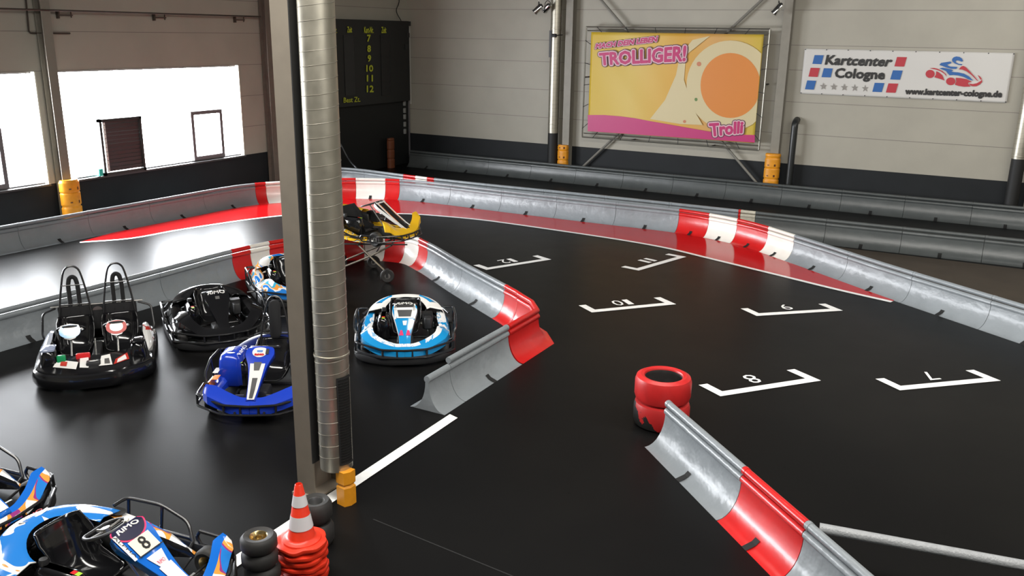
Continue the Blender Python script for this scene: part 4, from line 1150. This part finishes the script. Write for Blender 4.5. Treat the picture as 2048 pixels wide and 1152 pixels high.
def rear_cover(root, m_, m2=None, rx=.52, ry=.56, cx=-.36, zt=.51, a1=88, wd=.25):
    secs = []; N_ = 22
    for i in range(N_):
        a = math.radians(-a1+2*a1*i/(N_-1)); c, s_ = -math.cos(a), math.sin(a)
        dip = .10*abs(math.sin(a))**3
        def p(k, z_): return Vector((cx+c*(rx*k), s_*(ry*k), z_-dip))
        k0 = 1-wd/rx
        secs.append([p(k0, zt-.10), p(k0+.02, zt-.01), p(k0+.10, zt+.01), p(.93, zt-.03), p(1.0, zt-.12), p(1.02, zt-.25), p(.97, zt-.27)])
    return MB().loft(secs, matfn=lambda i, j: 1 if j in (0, 5) else 0).build('rear_cover', [m_, m2 or m_], root, solid=.01, sharp=50)
def engine_side(root, s_=-1, sticker=True):
    o = MB().rbox((-.14, s_*.30, .26), (.46, .19, .30), .055, taper=.86).build('engine_cover', BLK, root, sharp=60)
    MB().lathe([(0, .055), (.03, .052), (.034, .03), (.034, 0)], 14, c=(-.29, s_*.30, .40)).build('filler_cap', BLKM, o)
    if sticker:
        MB().poly([(-.02, s_*.30-.02, .415), (.02, s_*.30-.02, .412), (.02, s_*.30+.02, .412), (-.02, s_*.30+.02, .415)]).build('warning_sticker', REDP, o, smooth=False, label='red warning sticker')
        MB().poly([(.022, s_*.30-.02, .412), (.06, s_*.30-.02, .408), (.06, s_*.30+.02, .408), (.022, s_*.30+.02, .412)]).build('warning_sticker', mat('lime_sticker', (.35, .6, .03), .4), o, smooth=False, label='yellow-green warning sticker')
    # engine on the other side
    mb = MB(); mb.rbox((-.30, -s_*.31, .26), (.24, .15, .22), .03)
    for k in range(6): mb.box((-.22+k*.02, -s_*.31, .385), (.006, .13, .05))
    mb.tube(fillet([(-.30, -s_*.30, .3), (-.50, -s_*.30, .34), (-.62, -s_*.1, .34), (-.66, .2*s_, .32)], .06), .022, 10)
    mb.build('engine', mat('dark_engine_metal', (.05, .05, .05), .4, .6), root, sharp=50)
    MB().rbox((-.08, -s_*.31, .30), (.16, .10, .16), .02).build('air_box', BLKM, root)
def pedals(root, cols=None, y=0.0, xs=.62):
    for s_, m_ in zip((1, -1), cols or (STL, STL)):
        mb = MB().tube([(xs-.02, y+s_*.17, .08), (xs, y+s_*.17, .22)], .008, 6); mb.box((xs+.0, y+s_*.17, .22), (.02, .09, .05))
        mb.build('pedal', m_, root, smooth=False)
def headrest(root, x=-.52, y=0, z0=.50, z1=1.12, w=.16, slot=False, m_=TUBE):
    mb = MB()
    pts = catmull([(x+.05, y-w*1.15, z0), (x-.01, y-w*.95, z0+.25), (x-.06, y-w*.62, z1-.10), (x-.08, y-w*.35, z1-.02), (x-.085, y, z1), (x-.08, y+w*.35, z1-.02), (x-.06, y+w*.62, z1-.10), (x-.01, y+w*.95, z0+.25), (x+.05, y+w*1.15, z0)], 5)
    mb.tube(pts, .013, 8)
    for zz, k in ((z0+.14, 1.0), (z1-.24, .78)):
        mb.tube([(x-.0-.05*(zz-z0), y-w*k, zz), (x-.0-.05*(zz-z0), y+w*k, zz)], .009, 6)
    h = mb.build('headrest_frame', m_, root)
    secs = []; n = 18
    zc = (z0+z1)/2+.02; hh = (z1-z0)*.40; ww = w*.44
    def outline(k, inset=0):
        out = []
        for j in range(24):
            a = 2*PI*j/24; cz = math.sin(a); cy = math.cos(a)
            yy = cy*(ww-inset); zz_ = (hh-ww)*(1 if cz > 0 else -1)+cz*(ww-inset)
            out.append(Vector((x+k-.05*((zc+zz_)-z0)/.6, y+yy, zc+zz_)))
        return out
    if not slot:
        MB().loft([outline(-.02, .0), outline(.02, 0), outline(.035, .02)], True, caps=True).build('headrest_pad', FAB, h)
    else:
        mb = MB()
        pts = [(x-.02, y-ww*.75, z0+.02), (x-.04, y-ww*.75, z1-.24), (x-.05, y-ww*.5, z1-.155), (x-.055, y, z1-.13), (x-.05, y+ww*.5, z1-.155), (x-.04, y+ww*.75, z1-.24), (x-.02, y+ww*.75, z0+.02)]
        mb.tube(fillet(pts, .04), .028, 10); mb.build('headrest_pad', FAB, h)
    return h

def kart(name, loc, hdg, label, st, z=0.0):
    root = empty(name, (loc[0], loc[1], z), math.radians(hdg), label, 'go-kart')
    g = st.get
    chassis(root); wheels(root, rm=g('rim'))
    if g('belt', True): skirt(root)
    front_bumper(root, z1=g('fb', .27), z0=g('fb0', .15))
    if g('rear_tube', True):
        mb = MB(); mb.tube(fillet([(-.60, .62, .26), (-.84, .52, .28), (-.90, 0, .28), (-.84, -.52, .28), (-.60, -.62, .26)], .08), .0145, 8)
        mb.tube([(-.78, .26, .10), (-.88, .26, .28)], .012, 6); mb.tube([(-.78, -.26, .10), (-.88, -.26, .28)], .012, 6)
        mb.build('rear_bumper', TUBE, root)
    for s_ in (1, -1):
        side_bar(root, s_, hoop=g('hoop', .40))
        side_pod(root, s_, g('pod'), g('pod2', BLK), g('pod3'), hole=g('hole', False) and s_ == 1, h0=g('podh', .36))
    nose_fairing(root, g('nose'), g('nose2', g('nose')), g('nose3'), zt=g('nose_zt', .34), style=g('arms', 0))
    seat(root, x=-.20, mat_=g('seat', BLK))
    steering(root, x=.02, z=.60, tilt=18, r=.15, grip=g('grip'))
    fpn, P = front_panel(root, g('panel'), g('panel_side', g('panel')), g('pw'))
    if g('cover') is not None: rear_cover(root, g('cover'), g('cover2', BLK))
    engine_side(root, g('eng', -1))
    MB().rbox((.38, 0, .16), (.26, .22, .16), .03).build('fuel_tank', BLKM, root)
    pedals(root, g('pedals'))
    if g('headrest'): headrest(root, x=-.50, z0=.44, z1=1.04)
    return root, fpn, P
def rimo(par, P, t0, t1, w0, w1, m_=WHITE, arc=.012, s='RiMO'):
    panel_text(par, P, s, t0, t1, w0, w1, m_, bold=.022, arc=arc)

# cyan kart in the pit exit
root, fpn, P = kart('go_kart', (-6.82, 9.38), -55, 'cyan blue and white go-kart parked alone right of the big duct', dict(pod=LIV5W, pod2=BLK, pod3=LIV5, nose=LIV5W, nose2=CYAN, nose3=CYAN, panel=CYAN, panel_side=WHITE, cover=WHITE, cover2=BLK, podh=.34))
panel_patch(fpn, P, .02, .17, .10, .14, INK, 'dark_sticker', 1)
rimo(fpn, P, .03, .12, .09, .12)
panel_patch(fpn, P, .17, .21, .145, .15, WHITE, 'white_stripe', 1)
panel_patch(fpn, P, .21, .40, .135, .105, WHITE, 'number_plate', 1); panel_patch(fpn, P, .23, .375, .10, .08, mat('dark_display', (.06, .06, .06), .3), 'display', 2)
for s_ in (1, -1):
    panel_patch(fpn, P, .08, .42, .018, .012, WHITE, 'white_edge', 1, y0=s_*.125); panel_patch(fpn, P, .64, .74, .012, .030, PNK, 'pink_arrow', 1, y0=s_*.045)
panel_patch(fpn, P, .46, .55, .03, .02, WHITE, 'white_emblem', 2)
for s_ in (1, -1):
    mb = MB()
    secs = []
    for i in range(5):
        a = math.radians(s_*(28+8*i)); c, s2 = -math.cos(a), math.sin(a)
        secs.append([Vector((-.36+c*.50*k, s2*.56*k, z_+.006-.10*abs(s2)**3)) for k, z_ in ((.70, .505), (.78, .515), (.93, .475), (1.01, .385))])
    mb.loft(secs).build('blue_sticker', CYAN, root, label='cyan sticker')

# black kart
root, fpn, P = kart('go_kart', (-9.46, 8.42), -34, 'all black glossy go-kart with chrome reflections, parked by the pit barrier', dict(nose_zt=.42, pod=BLK, nose=BLK, panel=BLK, cover=BLK, podh=.36, hole=False))
panel_patch(fpn, P, .0, .03, .09, .12, INK, 'dark_sticker', 1)
rimo(fpn, P, .09, .17, .10, .12)
panel_patch(fpn, P, .21, .28, .028, .028, STL, 'silver_emblem', 1)

# blue and orange kart behind the duct
root, fpn, P = kart('go_kart', (-9.85, 10.45), -34, 'blue, white and orange go-kart mostly hidden behind the big duct', dict(pod=LIV3, nose=LIV3, panel=LIV3, cover=LIV3))
panel_patch(fpn, P, .02, .17, .10, .14, INK, 'dark_sticker', 1); rimo(fpn, P, .04, .12, .09, .12)

# royal blue kart with tall headrest
root, fpn, P = kart('go_kart', (-7.22, 7.14), -59, 'royal blue go-kart with a tall black headrest, left of the big foreground column', dict(arms=1, pod=BLUE, pod2=BLUE, nose=BLUE, panel=BLUE, cover=mat('dark_blue_black', (.01, .02, .12), .3), headrest=True, belt=False, fb=.25, fb0=.13, pw=[(0, .12), (.08, .155), (.2, .16), (.33, .12), (.42, .10), (.7, .065), (1, .05)]))
mb = MB(); mb.add([P(.17+.10*math.sin(a*PI/12), .085*math.cos(a*PI/12), 1) for a in range(24)], [tuple(range(24))]); mb.build('round_sticker', WHITE, fpn, smooth=False)
panel_text(fpn, P, 'RiMO', .215, .245, .05, .05, REDP, bold=.05)
panel_patch(fpn, P, .12, .22, .018, .018, INK, 'dark_patch', 3, y0=.085)
panel_patch(fpn, P, .14, .18, .035, .03, mat('light_blue_emblem', (.1, .25, .6), .4), 'blue_emblem', 2)
panel_patch(fpn, P, .38, 1.0, .085, .04, WHITE, 'white_strip', 1); panel_patch(fpn, P, .62, .98, .03, .02, mat('dark_grey_strip', (.07, .07, .07), .4), 'grey_strip', 2); panel_patch(fpn, P, .36, .5, .045, .03, MATS['dark_grey_strip'], 'grey_strip', 2)
# blue tank cover on the kart's right with white emblem and lettering
o = MB().rbox((-.12, -.42, .31), (.46, .32, .40), .07, taper=.85).build('tank_cover', BLUE, root, sharp=60)
mb = MB()
for k in range(12): pass
mb.add([Vector((-.02+.035*math.sin(a*PI/8), -.42+.05*math.cos(a*PI/8), .514)) for a in range(9)]+[Vector((-.03, -.42, .514))], [(i, i+1, 9) for i in range(8)]); mb.build('white_emblem', WHITE, o, smooth=False)
mb = MB(); text_on(mb, 'ATLAS'[:0]+'RiMO', quad(Vector((.05, -.285, .514)), Vector((-.26, -.285, .514)), Vector((-.26, -.335, .514)), Vector((.05, -.335, .514))), .05); mb.build('lettering', WHITE, o, smooth=False)
mb = MB(); mb.box((.22, -.595, .225), (.16, .012, .09), 0, Matrix.Rotation(.2, 3, 'X')); mb.build('orange_sticker', ORG, root, smooth=False)
mb = MB(); mb.box((.20, -.55, .285), (.14, .07, .004)); mb.build('orange_sticker', ORG, root, smooth=False)
mb = MB(); mb.box((.20, .55, .285), (.14, .07, .004)); mb.build('orange_sticker', ORG, root, smooth=False)
mb = MB(); mb.box((.08, -.57, .325), (.16, .06, .004)); mb.build('white_sticker', WHITE, root, smooth=False)

# foreground kart number 8 and its neighbour
k8 = dict(arms=1, nose_zt=.37, pod=LIV8W, pod3=MIDB, nose=MIDB, nose2=BLK, nose3=LIV8W, panel=MIDB, panel_side=LIV8, cover=LIV8, hole=True, grip=CREAM, podh=.38, rim=BRASS)
def alpha(loc, hdg, label, num):
    root, fpn, P = kart('go_kart', loc, hdg, label, k8)
    # dark half-moon with lettering
    n = 16
    for m_, kx, kk in ((PNK, 1.10, 1), (mat('dark_navy_sticker', (.02, .02, .05), .2), 1.0, 2)):
        mb = MB(); pts = [P(.01, -.12*kx, kk), P(.01, .12*kx, kk)]+[P(.07+.165*kx*math.sin(a*PI/n), .145*kx*math.cos(a*PI/n), kk) for a in range(n+1)]
        c_ = P(.08, 0, kk); mb.add([c_]+pts, [(0, i+1, i+2) for i in range(len(pts)-1)]+[(0, len(pts), 1)]); mb.build('half_moon_sticker', m_, fpn, smooth=False)
    rimo(fpn, P, .055, .125, .095, .105, arc=.012)
    panel_patch(fpn, P, .24, .42, .10, .098, CREAM, 'number_plate', 3)
    if num: panel_text(fpn, P, num, .26, .40, .032, .032, INK, k=5, bold=.01)
    panel_patch(fpn, P, .42, .43, .12, .12, INK, 'plate_seam', 4)
    panel_patch(fpn, P, .46, .60, .075, .04, WHITE, 'round_sticker', 2); panel_patch(fpn, P, .60, .95, .06, .05, WHITE, 'white_sticker', 2)
    mb = MB(); text_on(mb, 'RiMO', quad(P(.58, -.03, 3), P(.58, .03, 3), P(.54, .035, 3), P(.54, -.035, 3)), .03); mb.build('lettering', PNK, fpn, smooth=False)
    mb = MB(); text_on(mb, 'ALPHA', quad(P(.10, -.155, 3), P(.40, -.132, 3), P(.40, -.112, 3), P(.10, -.130, 3)), .04); mb.build('lettering', INK, fpn, smooth=False)
    panel_patch(fpn, P, .10, .42, .018, .014, WHITE, 'white_edge', 2, y0=-.142)
    # white club sticker on the rear cover, white swoosh on the left pod
    mb = MB(); c_ = Vector((-.79, .02, .508))
    mb.add([Vector((-.775+.055*math.sin(a*PI/10), .05+.13*math.cos(a*PI/10), .512-.05*max(0, -math.sin(a*PI/10)))) for a in range(20)], [tuple(range(20))]); mb.build('club_sticker', mat('pale_club_sticker', (.75, .68, .68), .3), root, smooth=False)
    mb = MB(); text_on(mb, 'RiMO', quad(Vector((-.80, -.04, .515)), Vector((-.80, .14, .515)), Vector((-.765, .14, .517)), Vector((-.765, -.04, .517))), .03); mb.build('lettering', REDP, root, smooth=False)
    return root
alpha((-5.42, 3.60), 8, 'blue, white and orange go-kart number 8 cut off by the lower left corner', '8')
alpha((-7.62, 3.56), 8, 'blue go-kart at the left edge, behind go-kart number 8', '')

# yellow kart raised on a trolley
KZ = .64
root, fpn, P = kart('go_kart', (-9.62, 12.20), 3, 'yellow go-kart lifted up on a workshop trolley beside the big duct', dict(arms=1, nose_zt=.40, pod=LIV6, pod2=YEL, nose=YEL, panel=INK, panel_side=WHITE, cover=YEL, seat=FAB, grip=WHITE, belt=False, hoop=.24, fb=.20, fb0=.10, podh=.26), z=KZ)
panel_patch(fpn, P, .0, .14, .10, .14, WHITE, 'white_sticker', 1); panel_text(fpn, P, 'RiMO', .03, .11, .085, .10, INK, bold=.04)
for s_ in (1, -1):
    panel_patch(fpn, P, .14, .95, .025, .02, WHITE, 'white_stripe', 1, y0=s_*.10); panel_patch(fpn, P, .14, .75, .007, .006, ORG, 'orange_stripe', 2, y0=s_*.078)
tr = empty('kart_trolley', (-9.36, 12.1, 0), math.radians(30), 'steel crossed-leg trolley on rubber wheels carrying the yellow go-kart', 'trolley')
inv = Matrix.Rotation(-math.radians(30), 3, 'Z')
def tl(v): return inv @ (Vector(v)-Vector((-9.36, 12.1, 0)))
c1, c2 = tl((-9.72, 12.42, .0)), tl((-8.93, 11.78, .0))
mb = MB(); T1 = mat('trolley_steel', (.30, .27, .22), .35, .8)
for c_, s_ in ((c1, 1), (c2, -1)):
    y_ = s_*.30
    mb = MB().tube(fillet([(c_.x, c_.y, .17), (c_.x-.15, c_.y*.9, .30), (-.30, y_, .62)], .05), .016, 8); mb.build('leg', T1, tr)
    mb = MB().tube(fillet([(.28, y_, .62), (-.1, y_, .42), (-.62, y_, .20), (-.72, y_*1.2, .10)], .05), .016, 8); mb.build('leg', T1, tr)
mb = MB().tube([(.28, -.34, .625), (.28, .34, .625)], .016, 8); mb.tube([(-.30, -.34, .625), (-.30, .34, .625)], .016, 8); mb.tube([(.0, -.30, .47), (.0, .30, .47)], .014, 8)
for s_ in (1, -1): mb.tube([(.55, s_*.30, .635), (-.55, s_*.30, .635)], .014, 8)
mb.build('top_frame', BLKM, tr)
for c_ in (c1, c2, Vector((-.74, .36, 0)), Vector((-.74, -.36, 0))):
    Rc = Matrix.Rotation(PI/2, 3, 'X') @ Matrix.Rotation(.2, 3, 'Y')
    w_ = MB().lathe([(.05, -.025), (.105, -.03), (.118, -.018), (.12, 0), (.118, .018), (.105, .03), (.05, .025)], 22, c=(c_.x, c_.y, .12), R=Rc).build('caster_wheel', RUB, tr)
    MB().lathe([(0, -.03), (.05, -.028), (.05, .028), (0, .03)], 16, c=(c_.x, c_.y, .12), R=Rc).build('rim', STL, w_)
    mb = MB(); 
    for s_ in (1, -1): mb.box((c_.x, c_.y+s_*.042, .17), (.04, .005, .14))
    mb.box((c_.x, c_.y, .24), (.05, .09, .008)); mb.build('caster_fork', BLKM, tr, smooth=False)

# twin-seat black kart
hd = -40
root = empty('twin_go_kart', (-9.75, 6.72, 0), math.radians(hd), 'black two-seat go-kart with two steering wheels and two tall headrests', 'go-kart')
chassis(root); wheels(root, W=.54, xf=.48, xr=-.60)
skirt(root, W=.68, xf=.94, xb=-.95, prof=[(-.10, .06), (0, .045), (.02, .09), (.02, .15), (0, .20), (-.03, .215), (-.10, .18)], m_=BLK, name='body_belt')
# front nose tray
secs = []
for i in range(17):
    s_ = -1+2*i/16; y_ = s_*.65; xf_ = .92-.34*abs(s_)**2.4
    secs.append([Vector((xf_+.012, y_, .08)), Vector((xf_+.02, y_, .17)), Vector((xf_-.01, y_, .225)), Vector((xf_-.07, y_*.97, .235)), Vector((xf_-.40, y_*.90, .315)), Vector((xf_-.42, y_*.90, .12))])
nose = MB().loft(secs, True, caps=True).build('nose_body', BLK, root, sharp=50)
def tray(pts, m_, nm, dz=0):
    def f(u, v):  # u across -1..1, v 0 at the front edge .. 1 at the back
        return Vector((.92-.34*abs(u)**2.4-.08-.30*v, u*.65*lerp(.97, .91, v), .2405+.0725*v+dz))
    MB().poly([f(*p) for p in pts]).build(nm, m_, nose, smooth=False)
tray([(-.72, .15), (-.3, .1), (-.28, .6), (-.68, .7)], WHITE, 'white_sticker', .004)
tray([(-.6, .3), (-.48, .3), (-.48, .6), (-.6, .6)], mat('red_sticker', (.5, .03, .02), .4), 'red_sticker', .007)
tray([(-.24, .2), (-.08, .15), (-.10, .9), (-.26, .9)], WHITE, 'white_sticker', .004)
tray([(.10, .2), (.34, .15), (.30, .95), (.14, .9)], WHITE, 'white_sticker', .004)
tray([(.36, .15), (.64, .25), (.62, .75), (.40, .5)], MATS['red_sticker'], 'red_sticker', .004)
tray([(.42, .2), (.60, .3), (.58, .65), (.44, .45)], WHITE, 'white_sticker', .007)
tray([(.20, .3), (.30, .25), (.28, .65), (.20, .65)], STL, 'grey_sticker', .008)
for s_, m_, nm in ((-1, CYAN, 'blue_flash'), (1, MATS['red_sticker'], 'red_flash')):
    mb = MB(); u = [s_*a for a in (.22, .36, .50)]
    mb.poly([Vector((.92-.34*abs(u[0])**2.4+.024, u[0]*.65, .165)), Vector((.92-.34*abs(u[1])**2.4+.032, u[1]*.65, .13)), Vector((.92-.34*abs(u[2])**2.4+.03, u[2]*.65, .145)), Vector((.92-.34*abs(u[1])**2.4+.032, u[1]*.65, .165))]); mb.build(nm, m_, nose, smooth=False)
mb = MB(); mb.rbox((.70, 0, .27), (.12, .16, .07), .02); mb.build('centre_block', BLKM, nose)
mb = MB(); mb.add([P_ for P_ in [Vector((.70+.03*math.sin(a*PI/8), .05*math.cos(a*PI/8), .308)) for a in range(9)]], [tuple(range(9))]); mb.build('white_emblem', WHITE, nose, smooth=False)
# wheel guards
for s_, m_ in ((-1, mat('pale_blue_gloss', (.30, .34, .46), .12, coat=.5)), (1, BLK)):
    mb = MB().rbox((.46, s_*.50, .30), (.28, .20, .26), .05, taper=.8); mb.build('wheel_guard', BLK, root, sharp=60)
    MB().rbox((.45, s_*.50, .44), (.22, .16, .025), .03).build('guard_top', m_, root, sharp=60)
# side pods
for s_, m_ in ((1, LIV1), (-1, mat('pale_bluish_white', (.5, .54, .62), .15, coat=.4))):
    o = side_pod(root, s_, m_, BLK, W=.66, hx=.28, inner=.50, h0=.36)
    side = s_
for y_ in (-.265, .265):
    seat(root, x=-.22, y=y_, w=.2)
    steering(root, x=.10, y=y_, z=.54, r=.15, tilt=32)
    C_, nrm, ex, ey = Vector((.25, y_, .53)), Vector((.80, 0, .60)), Vector((-.60, 0, .80)), Vector((0, 1, 0))
    hub = MB(); c2_ = CYAN if y_ < 0 else MATS['red_sticker']
    def hp(a, b_, k=0): return C_+ex*b_+ey*a+nrm*(.022+k)
    sh = [(-.125, .04), (-.10, .105), (0, .125), (.10, .105), (.125, .04), (.06, -.07), (0, -.09), (-.06, -.07)]
    MB().poly([hp(a, b_) for a, b_ in sh], thick=-nrm*.03).build('hub_panel', BLK, root, smooth=False)
    def shield(k, m_, nm, kk):
        mb = MB(); pts = [hp(-.11*k, .045, kk), ] + [hp(.11*k*math.sin(-PI/2+a*PI/12), -.015*k+.0+(-.075*k)*math.cos(-PI/2+a*PI/12)+.03, kk) for a in range(13)]
        top = [hp(.11*k*math.cos(a*PI/10), .045+.065*k*math.sin(a*PI/10), kk) for a in range(11)]
        mb.add(top+[q for q in pts[1:]], [tuple(range(len(top)+12))][:0] or [tuple(range(len(top)+13))]); mb.build(nm, m_, root, smooth=False)
    shield(1.08, c2_, 'coloured_crescent', .003); shield(.70, WHITE, 'white_hub_sticker', .005)
    headrest(root, x=-.60, y=y_, z0=.52, z1=1.16, w=.17, slot=True)
MB().rbox((-.62, 0, .46), (.05, .96, .34), .02).build('seat_back_panel', FAB, root)
mb = MB(); mb.add([Vector((-.592, .06*math.cos(a*PI/8), .56+.05*math.sin(a*PI/8))) for a in range(9)], [tuple(range(9))]); mb.build('grey_emblem', STL, root, smooth=False)
MB().tube([(-.63, -.56, .635), (-.63, .56, .635)], .013, 8).build('cross_tube', STL, root)
MB().rbox((.0, 0, .17), (.5, .10, .14), .02).build('centre_console', BLKM, root)
MB().tube([(.30, 0, .15), (.18, 0, .42)], .012, 8).build('lever', CHR, root)
for yy, m_ in ((-.36, GRNP), (-.12, REDP)):
    mb = MB().rbox((.54, yy, .31), (.06, .16 if m_ is REDP else .10, .10), .015); mb.tube([(.54, yy, .30), (.56, yy, .12)], .015, 6); mb.build('pedal', m_, root)
for s_ in (1, -1):
    mb = MB().tube(fillet([(-.62, s_*.50, .62), (-.62, s_*.66, .56), (-.52, s_*.68, .30), (-.50, s_*.66, .25)], .05), .014, 8); mb.build('side_hoop', TUBE, root)
MB().rbox((-.80, 0, .34), (.28, .9, .14), .05).build('engine_cover', BLK, root, sharp=60)

# ------------------------------------------------------------------ housings for the added fill light rows, unseen above the picture
for k, (x, y, ln, pw, tilt) in enumerate(FILL_LIGHTS):
    R = Matrix.Rotation(math.radians(tilt), 3, 'X')
    mb = MB()
    mb.box(Vector((x, y, CEIL-.62))+R @ Vector((0, 0, .06)), (ln+.2, 1.3, .08), 0, R)
    mb.box((x, y-.05, CEIL-.2), (ln+.2, .12, .5))
    mb.build('fill_light_housing', STL, smooth=False, label='long tilted housing of an added fill light, unseen above the picture', cat='roof light', group='added fill light rows above the picture')
bpy.context.view_layer.update()
